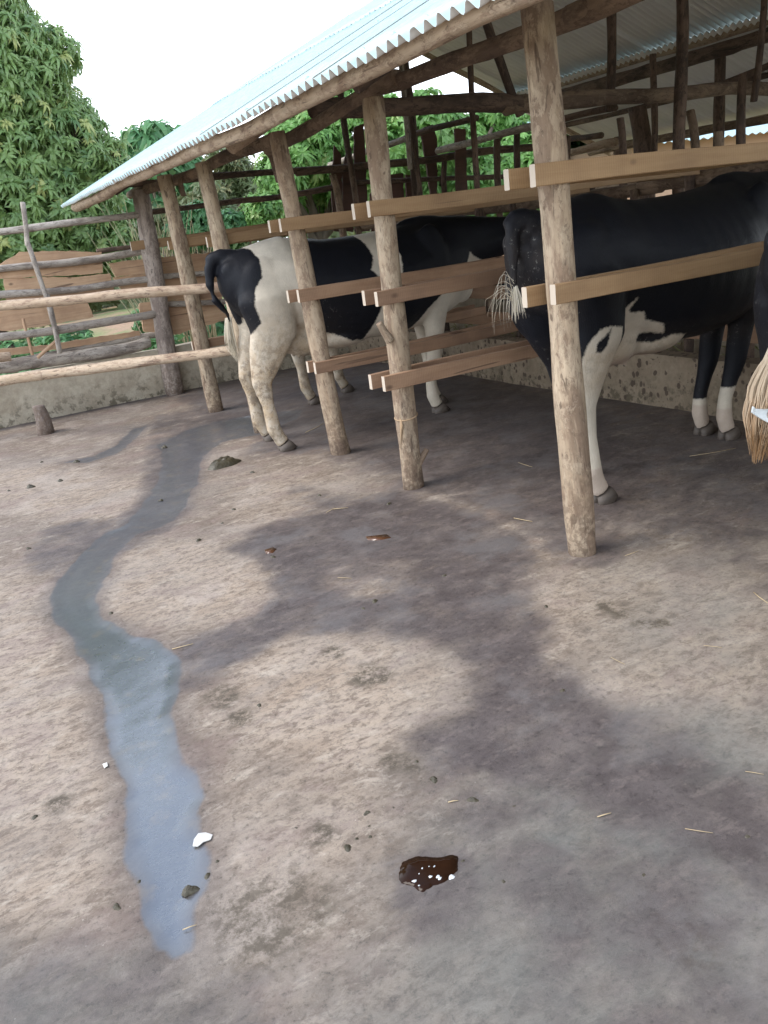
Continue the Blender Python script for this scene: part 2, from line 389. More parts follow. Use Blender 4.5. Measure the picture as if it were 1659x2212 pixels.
    M.setv(M.b.inputs['Specular IOR Level'], M.math('MULTIPLY_ADD', wr, .65, .35))
    M.b.inputs['Coat IOR'].default_value = 1.95
    M.setv(M.b.inputs['Coat Weight'], M.math('MULTIPLY', wr, M.math('MULTIPLY_ADD', pud, .4, .6))); M.b.inputs['Coat Roughness'].default_value = .14
    h1 = M.math('ADD', M.math('MULTIPLY', b, .7), M.math('MULTIPLY_ADD', g, .3, M.math('MULTIPLY', f_, .45)))
    n = M.node('ShaderNodeBump'); M.link(h1, n.inputs['Height']); n.inputs['Distance'].default_value = .012
    M.link(M.math('MULTIPLY_ADD', wr, -.35, .6), n.inputs['Strength'])
    M.link(n.outputs[0], M.b.inputs['Normal'])
    n2 = M.node('ShaderNodeBump'); M.link(h1, n2.inputs['Height']); n2.inputs['Distance'].default_value = .004; n2.inputs['Strength'].default_value = .25; M.link(n2.outputs[0], M.b.inputs['Coat Normal'])
    return M.m
M_ground = ground_mat()
def earth_mat():
    M = Mat('earth', .95); v = M.coord((1, 1, 1), rnd=False)
    c = M.mix(M.ramp(M.noise(v, .7, 6), [(.4, 0), (.6, 1)]), (.42, .28, .18), (.20, .26, .09)); c = M.mix(.5, c, M.ramp(M.noise(v, 12, 5), [(.3, .4), (.7, 1)]), 'MULTIPLY')
    M.color(c); M.bump(M.noise(v, 6, 6), .6, .05); return M.m
M_earth = earth_mat()
def roof_mat():
    M = Mat('galvanised_sheet', .42); v = M.coord((1, 1, 1)); v2 = M.coord((.25, 1, 1))
    M.b.inputs['Metallic'].default_value = .08
    c = M.mix(M.ramp(M.noise(v, 22, 4), [(.35, 0), (.65, 1)]), (.50, .60, .61), (.60, .70, .71))
    c = M.mix(M.ramp(M.noise(v2, 5, 5), [(.5, 0), (.75, .5)]), c, (.46, .50, .49))
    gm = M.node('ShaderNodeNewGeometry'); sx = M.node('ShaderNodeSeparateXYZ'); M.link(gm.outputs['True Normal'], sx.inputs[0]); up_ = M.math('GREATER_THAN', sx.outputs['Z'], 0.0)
    c = M.mix(up_, M.mix(M.noise(v2, 6, 5), (.74, .73, .69), (.88, .87, .83)), M.mix(1.0, c, (.74, .86, .88), 'MULTIPLY'))  # underside painted lighter to offset its shade; top tinted cyan for sky reflection
    M.color(c); M.setv(M.b.inputs['Roughness'], M.ramp(M.noise(v, 12, 4), [(.3, .38), (.7, .55)])); return M.m
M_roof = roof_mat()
def leaf_mat(name, dark, mid, young, back=.35, rough=.42):
    M = Mat(name, rough); t = M.attr('tint')
    c = M.ramp(t, [(0, dark), (.55, mid), (.86, mid), (1, young)]); M.color(c); M.b.inputs['Specular IOR Level'].default_value = .5
    tr = M.node('ShaderNodeBsdfTranslucent'); M.link(M.mix(.5, c, young, 'MIX'), tr.inputs[0])
    ms = M.node('ShaderNodeMixShader'); ms.inputs[0].default_value = back; M.link(M.b.outputs[0], ms.inputs[1]); M.link(tr.outputs[0], ms.inputs[2]); M.link(ms.outputs[0], M.out.inputs[0])
    return M.m
M_leafA = leaf_mat('mango_leaf', (.11, .21, .085), (.25, .38, .14), (.52, .56, .22), .35, .34)
M_leafB = leaf_mat('fresh_leaf', (.11, .25, .065), (.22, .43, .12), (.40, .54, .2), .4)
M_leafC = leaf_mat('dull_leaf', (.09, .13, .05), (.16, .21, .09), (.32, .30, .15), .35)
M_leafD = leaf_mat('creeper_leaf', (.07, .19, .08), (.13, .30, .12), (.24, .38, .16), .35)
Mt = Mat('tree_bark', .9); vt = Mt.coord((1, 1, .3)); Mt.color(Mt.mix(Mt.noise(vt, 14, 5), (.06, .045, .035), (.20, .16, .12))); Mt.bump(Mt.noise(vt, 14, 5), .6, .02); M_trunk = Mt.m

# ------------------------------------------------------------------ ground
def build_ground():
    xs = np.concatenate([np.arange(-9, -3.6, .3), np.arange(-3.6, 2.4, .016), np.arange(2.4, 8.1, .3)])
    ys = np.concatenate([np.arange(-4, .9, .3), np.arange(.9, 4, .016), np.arange(4, 9.22, .028), [9.25]])
    X, Y = np.meshgrid(xs, ys); 
    Z = (fbm(X*1.3, Y*1.3, 3)-.5)*.014+(fbm(X*6, Y*6, 3)-.5)*.003
    pc = at(925, 1885); pr = np.hypot(X-pc[0], Y-pc[1]); pz = (float(fbm(np.array(pc[0]*1.3), np.array(pc[1]*1.3), 3))-.5)*.014; Z = Z+(pz-Z)*sstep(.24, .12, pr)
    G = lambda pts: [tuple(at(x, y)[:2]) for x, y in pts]
    px = X+(fbm(X*7, Y*7, 3)-.5)*.06; py = Y+(fbm(X*7+40, Y*7, 3)-.5)*.06
    wet = psdf(px, py, G([(345,960),(352,1000),(335,1050),(300,1100),(272,1130),(215,1158),(185,1190),(140,1240),(97,1295),(120,1330),(150,1380),(172,1420),(215,1480),(235,1550),(240,1620),(265,1690),(275,1760),(270,1830),(285,1880),(305,1930),(315,2000),(345,2060),(385,2082),(420,2060),(428,2000),(440,1940),(452,1890),(435,1830),(418,1790),(440,1720),(412,1660),(380,1600),(385,1540),(400,1490),(385,1430),(340,1385),(270,1365),(225,1335),(205,1290),(232,1240),(250,1200),(290,1155),(340,1140),(380,1120),(405,1080),(430,1030),(440,985),(480,955),(560,938),(640,905),(655,885),(560,893),(470,910),(400,930)]))
    wet2 = psdf(px, py, G([(130,1000),(200,985),(250,960),(290,925),(320,918),(300,945),(255,980),(190,1000)]))
    wet = np.maximum(wet, wet2-.012); wet = np.maximum(wet, -.3)
    # brown dip beside the path of the channel
    pool = sstep(5.2, 2.6, Y)*sstep(-.02, .05, wet)
    damp_dark = np.zeros_like(X)
    def dab(pts, soft, amt):
        nonlocal damp_dark
        d = psdf(px, py, G(pts)); damp_dark = np.maximum(damp_dark, amt*sstep(-soft, soft, d))
    dab([(560,985),(700,975),(900,1050),(1060,1110),(1230,1190),(1300,1195),(1380,1120),(1440,1000),(1300,870),(1190,855),(1020,815),(500,822),(395,855),(420,900),(430,920),(560,935)], .22, .80)
    dab([(560,1140),(700,1100),(860,1055),(1000,1100),(1180,1185),(1140,1230),(1120,1290),(1190,1340),(1180,1420),(1250,1480),(1330,1530),(1420,1550),(1480,1580),(1500,1640),(1560,1670),(1700,1700),(1700,1980),(1500,1850),(1300,1760),(1150,1690),(1020,1680),(920,1650),(880,1600),(1000,1520),(1020,1450),(950,1390),(820,1370),(640,1365),(560,1400),(500,1440),(440,1480),(385,1490),(385,1400),(450,1370),(560,1330),(595,1290),(580,1220),(500,1185)], .10, .84)
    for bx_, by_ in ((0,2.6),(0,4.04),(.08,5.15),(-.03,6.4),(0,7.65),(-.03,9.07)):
        damp_dark = np.maximum(damp_dark, .62*sstep(.26, .06, np.hypot(px-bx_-.03, py-by_)))
    damp_dark = np.maximum(damp_dark, .7*sstep(8.9, 9.15, py))
    hole = sstep(-.06, .08, psdf(px, py, G([(700,1225),(800,1205),(900,1215),(880,1290),(760,1300),(690,1270)]))); damp_dark = damp_dark*(1-.5*hole)
    dab([(860,1850),(930,1815),(1020,1835),(1060,1900),(1010,1990),(900,2030),(850,1970),(835,1900)], .07, .66)
    dab([(60,1190),(100,1145),(170,1120),(260,1120),(215,1165),(130,1250),(60,1235)], .08, .55)
    dab([(950,1700),(1200,1750),(1700,1880),(1800,2300),(1300,2350),(1200,2050),(1050,1800)], .35, .58)
    dab([(0,2080),(300,2050),(600,2100),(760,2300),(0,2400)], .2, .36)
    dab([(330,900),(420,880),(450,960),(430,1040),(390,1140),(300,1180),(200,1230),(150,1190),(300,1080)], .1, .45)
    dab([(640,1050),(1000,1150),(1100,1250),(900,1230),(700,1180)], .2, .6)
    inside = sstep(-.1, .6, X)*.5; damp_dark = np.maximum(damp_dark, inside)  # floor toned darker from the post row inwards, through the same mask
    pat = psdf(px, py, G([(1400,1180),(1500,1130),(1700,1180),(1700,1500),(1560,1480),(1420,1300)])); damp_dark = np.where(pat > 0, np.minimum(damp_dark, .35), damp_dark)
    grey = np.maximum(sstep(-.35, .35, psdf(px, py, G([(960,1660),(1200,1600),(1700,1500),(1900,2400),(640,2400),(700,2200),(960,2000)]))), sstep(-.15, .2, psdf(px, py, G([(-100,2050),(300,2050),(560,2120),(700,2300),(-100,2400)])))*.8)
    grey = np.maximum(grey, .55*sstep(-.2,.3,psdf(px, py, G([(1290,1200),(1700,1130),(1700,1500),(1250,1450)]))))
    pale = np.zeros_like(X)
    for pts, sf, am in [([(215,1290),(240,1210),(330,1165),(450,1165),(560,1220),(585,1270),(520,1330),(400,1365),(270,1340)],.10,.85), ([(470,1460),(600,1385),(720,1368),(880,1382),(990,1440),(1000,1510),(930,1600),(820,1650),(700,1690),(600,1650),(480,1580)],.12,.85),
        ([(450,1700),(640,1640),(850,1690),(870,1830),(700,1950),(500,1900)],.15,.6), ([(-150,1180),(60,1230),(95,1330),(190,1500),(230,1700),(260,1900),(100,2020),(-200,2020)],.10,.75), ([(-80,1000),(100,1000),(300,1030),(335,1060),(250,1130),(60,1120),(-80,1080)],.15,.7),
        ([(1130,1290),(1250,1200),(1659,1150),(1700,1620),(1500,1560),(1300,1500),(1190,1400)],.10,.55), ([(450,1040),(600,1000),(800,1020),(700,1120),(500,1140)],.2,.5), ([(700,1230),(880,1210),(900,1290),(750,1310)],.1,.6), ([(1060,1990),(1250,1850),(1310,1900),(1150,2060),(980,2140)],.1,.5), ([(700,2080),(900,2040),(1100,2200),(1000,2400),(650,2400)],.15,.45)]:
        d = psdf(px, py, G(pts)); pale = np.maximum(pale, am*sstep(-sf, sf, d)*(1-.25*sstep(sf*3, 0, d)))
    smear = sstep(-.06, .05, psdf(px, py, G([(450,1960),(520,1910),(640,1880),(730,1930),(700,2010),(600,2090),(520,2110),(470,2050)])))*.8
    for (x, y, rr) in [(130,1325,.08),(200,1230,.06),(200,1390,.05),(220,1375,.06),(285,1440,.07),(520,1550,.06),(480,1510,.07),(1305,1310,.05),(1340,1320,.06),(1395,1345,.05),(1425,1345,.05),(830,1150,.10),(1000,1330,.05),(690,1800,.05),(840,1655,.04),(885,1655,.04),(1460,2010,.07),(120,1740,.05),(800,1460,.09),(720,1410,.05)]:
        p = at(x, y); d = np.hypot(px-p[0], (py-p[1])*.8); smear = np.maximum(smear, sstep(rr*1.1, rr*.5, d)*.95)
    nx, ny = len(xs), len(ys); idx = np.arange(nx*ny).reshape(ny, nx)
    F = np.stack([idx[:-1, :-1], idx[:-1, 1:], idx[1:, 1:], idx[1:, :-1]], -1).reshape(-1, 4)
    Z = Z-.006*sstep(-.02, .06, wet)
    V = np.stack([X, Y, Z], -1).reshape(-1, 3)
    o = mesh('yard_floor', V, F, M_ground, attrs={'wet': wet.ravel(), 'damp_dark': damp_dark.ravel(), 'smear': smear.ravel(), 'grey': grey.ravel(), 'pale': pale.ravel(), 'pool': pool.ravel()})
    tag(o, kind='structure')
build_ground()
def build_earth():
    a = np.concatenate([[-400, -150, -60], np.arange(-30, 31, 1.5), [60, 150, 400]]); X, Y = np.meshgrid(a, a+10)
    r_ = np.hypot(X, Y-4); Z = -.09+(fbm(X*.3+9, Y*.3, 3)-.5)*.5*sstep(9.7, 14, np.maximum(Y, np.abs(X)+2))
    Z = np.where((Y < 9.6) & (Y > -4.2) & (np.abs(X) < 9.2), -.09, Z)
    n = len(a); idx = np.arange(n*n).reshape(n, n); F = np.stack([idx[:-1, :-1], idx[:-1, 1:], idx[1:, 1:], idx[1:, :-1]], -1).reshape(-1, 4)
    tag(mesh('ground', np.stack([X, Y, Z], -1).reshape(-1, 3), F, M_earth), kind='structure')
build_earth()

# ------------------------------------------------------------------ the cattle shed
YP = [2.61, 4.04, 5.06, 6.50, 7.72, 9.08]        # front posts, near to far
shed = thing('cattle_shed', 'open timber cow shed with stalls under a shiny corrugated metal gable roof', 'cow shed', (0, 0, 0))
def mem(name, a, b, wpx, ax, val, mat, parent=shed, taper=1.0, **k):
    p, q = at(*a, ax, val), at(*b, ax, val); r_ = wpx/FPX*depth((p+q)/2)/2
    return log(name, p, q, r_, r_*taper, mat, parent, **k)

EX, EZ, SL, RX, RZ = -0.60, 2.075, 0.47, 3.10, 3.81
BSL = 0.418; YF, YN = 9.72, -1.2
def sheet(x0, z0, x1, z1, y0, waves, seed):
    rg = random.Random(seed); nW = waves*8; xs = np.linspace(0, 1, 7); ys = np.arange(nW+1)
    pitch = .076; V = []; nrm = np.array([-(z1-z0), 0, x1-x0]); nrm /= np.linalg.norm(nrm)
    jit = [rg.uniform(-.002, .002) for _ in range(4)]; ex = rg.uniform(-.012, .012)
    for i, t in enumerate(xs):
        tt = t if i else t+ex/3
        for j in ys:
            y = y0+j*pitch/8; a = .0175*math.cos(2*math.pi*j/8)
            s_ = jit[0]*(1-t)+jit[1]*t+.003*math.sin(j*.13+seed)
            base = np.array([x0+(x1-x0)*tt, y, z0+(z1-z0)*tt]); V.append(base+nrm*(a+s_+.018))
    n = nW+1; idx = np.arange(7*n).reshape(7, n); F = np.stack([idx[:-1, :-1], idx[:-1, 1:], idx[1:, 1:], idx[1:, :-1]], -1).reshape(-1, 4)
    if x1 > x0: F = F[:, ::-1]
    V = np.array(V)
    # washer-headed roofing nails on every fourth crest
    nv, nf = [], []
    for t in (.06, .5, .94):
        for wv in range(1, waves, 3):
            c = np.array([x0+(x1-x0)*t, y0+wv*pitch, z0+(z1-z0)*t])+nrm*(.0155+.019+jit[0]*(1-t)+jit[1]*t)
            b = len(V)+len(nv); u = np.cross(nrm, (0, 1, 0))
            for k in range(6): nv.append(c+(.014*math.cos(k*math.pi/3))*np.array([0, 1, 0])+.014*math.sin(k*math.pi/3)*u-nrm*.004)
            nv.append(c+nrm*.007)
            for k in range(6): nf.append((b+k, b+(k+1) % 6, b+6, b+6))
    F2 = [tuple(q) for q in F.tolist()]+[(a, b_, c_) for a, b_, c_, _ in nf]
    return np.concatenate([V, np.array(nv)]), F2
def roof():
    W = 10; y = YN; i = 0; wd = .76
    while y < YF-.02:
        wv = min(W, int(round((YF-y)/.076))); i += 1; dy = wv*.076
        for (nm, a) in (('f0', (EX-.04, EZ-.02, 1.28, EZ+SL*1.88)), ('f1', (1.22, EZ+SL*1.82+.012, RX, RZ+.01)),
                        ('b0', (RX, RZ+.01, 5.36, RZ-BSL*2.26)), ('b1', (5.20, RZ-BSL*2.10-.075, 7.0, RZ-BSL*3.9-.075))):
            V, F = sheet(*a, y-.03, wv, i*7+hash(nm[0]) % 3)
            dz = .002*(i % 2); V[:, 2] += dz
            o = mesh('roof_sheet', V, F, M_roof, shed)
            sm = o.modifiers.new('thick', 'SOLIDIFY'); sm.thickness = .0012; sm.offset = 1
        y += dy
    # ridge cap
    v = []; f = []; ys = np.linspace(YN-.05, YF+.02, 30)
    prof = [(-.24, -.24*SL+.045), (-.1, -.1*SL+.055), (0, .06), (.1, -.1*BSL+.055), (.24, -.24*BSL+.045)]
    for y in ys:
        for a, b in prof: v.append((RX+a, y, RZ+b+.012*math.sin(y*5)*.2))
    for k in range(29):
        for j in range(4): f.append((k*5+j, k*5+j+1, (k+1)*5+j+1, (k+1)*5+j))
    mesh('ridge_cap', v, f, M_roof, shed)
roof()

# front posts
tops = [(1160, 12), (806, 213), (597, 287), (437, 352), (355, 380), (303, 412)]
bases = [(1258, 1192), (893, 1052), (738, 978), (569, 930), (468, 887), (378, 851)]
wid = [(60, 74), (47, 44), (40, 38), (34, 33), (33, 31), (36, 38)]
posts = []
lbl = ['pale post with peeling bark nearest the camera', 'smooth pale post with a cut branch stub and a rope round it', 'pale post beside the hind hoof of the white rumped cow', None, None, 'thick grey weathered corner post against the far wall']
for i in range(6):
    b = at(*bases[i]); b[2] = -.05; t = at(*tops[i], 1, b[1])
    d = depth(at(*bases[i])); dt = depth(t)
    o = log('post', b, t, wid[i][0]/FPX*d/2, wid[i][1]/FPX*dt/2, M_postg if i == 5 else M_post, shed, bend=.12, knots=.35, seed=10+i, n=22, label=lbl[i])
    posts.append(o)
# branch stubs on the second post
def stub(px0, px1, w0, yv, parent=None):
    p, q = at(*px0, 1, yv), at(*px1, 1, yv); r_ = w0/FPX*depth(p)/2
    o = log('branch_stub', p, q, r_, r_*.75, M_post, None, bend=0, knots=0, n=12)
    M0 = o.matrix_world.copy(); o.parent = posts[1]; o.matrix_parent_inverse = Matrix.Identity(4)
    wm = shed.matrix_basis @ posts[1].matrix_basis; o.matrix_basis = wm.inverted() @ M0
stub((842, 735), (820, 700), 20, 3.99); stub((905, 1000), (921, 972), 16, 4.0)
# more front-row post off frame to the right carries the plate
log('post', (0, 1.15, -.05), (0, 1.15, 2.2), .065, .06, M_post, shed, seed=31, bend=.12, n=18)
log('post', (0, -.2, -.05), (0, -.2, 2.2), .065, .06, M_post, shed, seed=32, bend=.12, n=18)
# wall plate, eave pole
PL = [(285, 420), (440, 357), (590, 306), (780, 212), (845, 172), (975, 117), (1119, 65), (1173, 43), (1306, 3)]
pp = [at(x, y, 0, .10) for x, y in PL]
log('wall_plate', pp[0]+np.array((0, .1, 0)), pp[2]+np.array((0, -.1, 0)), .042, .05, M_beam, shed, seed=41, bend=.4)
log('wall_plate', pp[2]+np.array((.02, .15, -.03)), pp[4]+np.array((0, -.05, 0)), .045, .042, M_beam, shed, seed=42, bend=.3)
log('wall_plate', pp[3]+np.array((0.05, .06, .03)), pp[8]+np.array((0, -.2, 0)), .036, .042, M_beam, shed, seed=43, bend=.5, knots=.8)
log('wall_plate', pp[8]+np.array((0.02, .2, 0)), (.1, -.8, 2.22), .04, .045, M_beam, shed, seed=47, bend=.5)
log('eave_pole', (EX+.05, 9.45, EZ-.035), (EX+.05, 5.4, EZ-.02), .048, .036, M_pale, shed, seed=44, bend=.25, n=18)
log('eave_pole', (EX+.05, 5.5, EZ-.02), (EX+.05, 1.4, EZ-.02), .040, .034, M_pale, shed, seed=45, bend=.4, n=18, knots=.9)
log('eave_pole', (EX+.05, 1.5, EZ-.02), (EX+.05, -1.1, EZ-.02), .036, .036, M_pale, shed, seed=46, bend=.25)
# rafters on the front slope
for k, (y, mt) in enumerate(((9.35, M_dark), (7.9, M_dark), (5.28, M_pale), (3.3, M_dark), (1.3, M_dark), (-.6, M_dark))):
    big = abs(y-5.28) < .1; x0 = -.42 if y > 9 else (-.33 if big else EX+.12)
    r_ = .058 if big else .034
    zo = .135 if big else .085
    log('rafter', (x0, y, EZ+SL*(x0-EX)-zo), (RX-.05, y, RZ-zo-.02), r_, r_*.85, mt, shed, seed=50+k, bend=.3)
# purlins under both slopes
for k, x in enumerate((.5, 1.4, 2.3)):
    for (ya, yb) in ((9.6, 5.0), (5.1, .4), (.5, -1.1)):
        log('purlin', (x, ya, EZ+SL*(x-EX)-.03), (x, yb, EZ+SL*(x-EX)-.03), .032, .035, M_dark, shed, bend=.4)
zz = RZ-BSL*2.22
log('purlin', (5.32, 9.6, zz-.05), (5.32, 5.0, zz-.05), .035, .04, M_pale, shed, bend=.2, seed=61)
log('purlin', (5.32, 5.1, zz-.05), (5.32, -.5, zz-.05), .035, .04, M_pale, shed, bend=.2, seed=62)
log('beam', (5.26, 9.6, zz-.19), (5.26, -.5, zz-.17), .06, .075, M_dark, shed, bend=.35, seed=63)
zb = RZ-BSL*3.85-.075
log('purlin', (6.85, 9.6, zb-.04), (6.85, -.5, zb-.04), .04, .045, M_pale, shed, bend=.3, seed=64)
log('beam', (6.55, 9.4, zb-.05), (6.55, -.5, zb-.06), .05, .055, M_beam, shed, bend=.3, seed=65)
log('purlin', (6.1, 9.6, RZ-BSL*3.0-.11), (6.1, -.5, RZ-BSL*3.0-.11), .03, .035, M_dark, shed, bend=.3, seed=66)
for k, y in enumerate((9.35, .4)):
    log('rafter', (RX, y, RZ-.10), (6.9, y, RZ-BSL*3.8-.19), .034, .036, M_pale if k == 0 else M_dark, shed, bend=.3, seed=70+k)
# tie beams
a = at(672, 232, 1, 5.2); b = at(1121, 224, 1, 5.2); c = at(1659, 190, 1, 5.2)
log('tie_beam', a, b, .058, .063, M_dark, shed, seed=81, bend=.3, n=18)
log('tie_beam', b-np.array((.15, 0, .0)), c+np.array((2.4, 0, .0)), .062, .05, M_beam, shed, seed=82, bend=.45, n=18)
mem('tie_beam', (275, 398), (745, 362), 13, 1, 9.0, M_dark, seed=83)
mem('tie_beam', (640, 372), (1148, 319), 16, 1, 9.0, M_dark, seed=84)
mem('brace', (1050, 46), (1124, 248), 19, 1, 5.2, M_dark, seed=85, bend=.8)
# Y-going inner rails  (ax 0)
for k, (a, b, wd_, X, mt) in enumerate([
    ((712, 357), (884, 296), 12, 2.9, M_grey), ((870, 300), (1030, 254), 12, 2.9, M_dark), ((945, 326), (1148, 273), 15, 3.4, M_grey),
    ((1203, 262), (1330, 232), 14, 3.4, M_dark), ((1207, 335), (1330, 306), 16, 4.6, M_pale), ((1293, 410), (1665, 352), 22, 3.9, M_pale),
    ((1210, 300), (1300, 292), 12, 5.0, M_dark), ((1536, 188), (1670, 138), 13, 5.0, M_dark), ((1180, 420), (1640, 340), 16, 4.6, M_dark),
    ((1150, 470), (1300, 440), 16, 3.0, M_dark)]):
    mem('rail', a, b, wd_, 0, X, mt, seed=90+k)
# X-going rails at the far end
for k, (a, b, wd_, mt) in enumerate([((300, 462), (560, 430), 12, M_dark), ((540, 432), (722, 405), 12, M_dark), ((760, 395), (1145, 378), 10, M_dark),
                                     ((450, 380), (720, 368), 12, M_dark), ((890, 468), (1150, 432), 14, M_dark)]):
    mem('rail', a, b, wd_, 1, 9.02, mt, seed=110+k)
# uprights:  px top, px bottom, width, axis, plane
ups = [((735, 178), (775, 500), 13, 1, 8.9, M_dark), ((866, 137), (886, 365), 12, 1, 8.0, M_grey), ((882, 168), (912, 500), 12, 1, 7.6, M_dark),
       ((1013, 60), (1031, 470), 13, 1, 6.0, M_dark), ((960, 350), (966, 500), 12, 1, 8.9, M_dark), ((1074, 302), (1080, 470), 14, 1, 8.0, M_dark),
       ((1117, 288), (1124, 470), 14, 1, 7.5, M_dark), ((719, 378), (742, 510), 15, 1, 8.9, M_beam),
       ((1320, 2), (1316, 240), 19, 0, 3.0, M_dark), ((1471, -30), (1468, 600), 26, 0, 3.1, M_dark), ((1652, -20), (1628, 218), 14, 0, 3.4, M_dark),
       ((1410, 118), (1408, 440), 14, 0, 4.6, M_dark), ((1376, 232), (1380, 460), 37, 0, 4.6, M_dark), ((1340, 256), (1347, 520), 16, 0, 2.9, M_dark),
       ((1491, 240), (1508, 420), 18, 0, 3.6, M_beam), ((1223, 296), (1229, 500), 18, 0, 3.6, M_dark), ((1606, 160), (1602, 420), 18, 0, 3.4, M_dark),
       ((1551, 286), (1549, 420), 20, 0, 2.9, M_beam), ((1120, 400), (1130, 620), 14, 0, 3.3, M_dark), ((1152, 430), (1160, 640), 16, 0, 2.6, M_dark),
       ((582, 330), (602, 390), 14, 0, .15, M_dark), ((390, 385), (397, 422), 12, 1, 7.6, M_beam)]
for k, (a, b, wd_, ax, val, mt) in enumerate(ups):
    mem('upright', a, b, wd_, ax, val, mt, seed=130+k, bend=.5)
# real back-row and ridge posts reach the floor
for k, (x, y, h) in enumerate(((5.3, 8.9, 2.7), (5.3, 6.2, 2.7), (5.3, 3.4, 2.7), (5.3, .8, 2.7), (3.3, 8.9, 3.6), (3.1, .2, 3.6), (6.6, 8.9, 2.2), (6.6, 5.5, 2.2), (6.6, 2.6, 2.2))):
    log('post', (x, y, -.05), (x, y, h), .065, .055, M_dark, shed, seed=160+k, bend=.3)
# dark upright offcut boards in the far gable
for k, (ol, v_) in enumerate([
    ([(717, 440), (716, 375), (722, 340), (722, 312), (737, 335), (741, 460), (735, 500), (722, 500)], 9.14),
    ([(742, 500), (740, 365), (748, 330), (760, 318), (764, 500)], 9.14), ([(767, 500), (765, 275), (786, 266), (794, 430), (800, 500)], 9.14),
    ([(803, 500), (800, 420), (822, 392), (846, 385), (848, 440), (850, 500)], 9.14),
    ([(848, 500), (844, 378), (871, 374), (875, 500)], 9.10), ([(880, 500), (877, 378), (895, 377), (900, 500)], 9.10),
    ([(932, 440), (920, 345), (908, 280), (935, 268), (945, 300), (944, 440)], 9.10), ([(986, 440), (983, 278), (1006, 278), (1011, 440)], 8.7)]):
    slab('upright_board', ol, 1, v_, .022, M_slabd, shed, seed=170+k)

# stall divider boards: (post index, side, px of the left end centre, height px)
def divider(i, side, px, hpx, mt, x_end=2.35):
    y = YP[i]+side*(.085 if i else .09); p = at(*px, 1, y); h = hpx/FPX*depth(p)
    return board('divider_board', p, (x_end, y, p[2]+.005), h, .032, mt, shed, seed=int(px[0]), warp=.006)
D = [(0, -1, (1150, 383), 45, M_board), (0, 1, (1093, 392), 44, M_board), (0, -1, (1193, 640), 42, M_board), (0, 1, (1132, 642), 42, M_board),
     (1, -1, (796, 451), 34, M_board), (1, 1, (763, 456), 32, M_board), (1, -1, (812, 647), 32, M_board2), (1, 1, (785, 644), 31, M_board2),
     (1, -1, (829, 832), 32, M_board2), (1, 1, (801, 827), 33, M_board2),
     (2, -1, (605, 489), 27, M_board), (2, 1, (582, 492), 26, M_board), (2, -1, (645, 642), 28, M_board2), (2, 1, (622, 643), 26, M_board2),
     (2, -1, (681, 797), 25, M_board2), (2, 1, (665, 793), 24, M_board2),
     (3, -1, (459, 519), 22, M_board), (3, 1, (446, 522), 22, M_board), (3, -1, (523, 773), 20, M_board2), (3, 1, (514, 769), 20, M_board2),
     (4, -1, (374, 527), 19, M_board), (4, 1, (363, 529), 19, M_board), (4, -1, (400, 644), 18, M_board2), (4, -1, (428, 747), 18, M_board2), (4, 1, (415, 746), 18, M_board2),
     (5, -1, (282, 531), 19, M_board)]
for d in D: divider(*d)

# ------------------------------------------------------------------ feed trough along the heads
tr = thing('feed_trough', 'long low concrete feed trough spattered with dung along the heads of the stalls', 'feed trough', (2.3, 4.5, 0))
def wall_mesh(name, x0, x1, y0, y1, z0, z1, mt, parent, seed, step=.06):
    """plastered wall block with an uneven face"""
    rg = np.random.default_rng(seed); g = Geo()
    long_y = (y1-y0) > (x1-x0); Ln = (y1-y0) if long_y else (x1-x0); n = int(Ln/step)+1; k = max(3, int((z1-z0)/step))
    V = []; F = []
    prof = [(0, z0+(z1-z0)*i/k) for i in range(k+1)]+[(1, z0+(z1-z0)*(k-i)/k) for i in range(k+1)]
    m_ = len(prof)
    for i in range(n+1):
        s_ = i/n
        for (q, z) in prof:
            d = (float(fbm(np.array(s_*Ln*3.+seed), np.array(z*4.+q*9), 4))-.5)*.035
            zt = z+(.02*(float(fbm(np.array(s_*Ln*2.), np.array(seed*1.0), 3))-.5) if z > z1-.01 else 0)
            if long_y: V.append((x0+(x1-x0)*q+(d if q == 0 else -d), y0+Ln*s_, zt))
            else: V.append((x0+Ln*s_, y0+(y1-y0)*q+(d if q == 0 else -d), zt))
    for i in range(n):
        for j in range(m_-1): F.append((i*m_+j, (i+1)*m_+j, (i+1)*m_+j+1, i*m_+j+1))
    F.append(tuple(range(m_))); F.append(tuple(n*m_+j for j in range(m_-1, -1, -1)))
    o = mesh(name, V, F, mt, None, smooth=False)
    if parent is not None: o.parent = parent; o.matrix_parent_inverse = Matrix.Translation(parent.location).inverted()
    return o
wall_mesh('front_wall', 2.18, 2.34, -1, 9.05, -.05, .38, M_trough, tr, 3)
wall_mesh('back_wall', 2.95, 3.08, -1, 9.05, -.05, .62, M_wall, tr, 5)
o = mesh('trough_bed', [(2.34, -1, .14), (2.95, -1, .14), (2.95, 9.05, .14), (2.34, 9.05, .14)], [(0, 1, 2, 3)], M_trough, None, smooth=False)
o.parent = tr; o.matrix_parent_inverse = Matrix.Translation(tr.location).inverted()
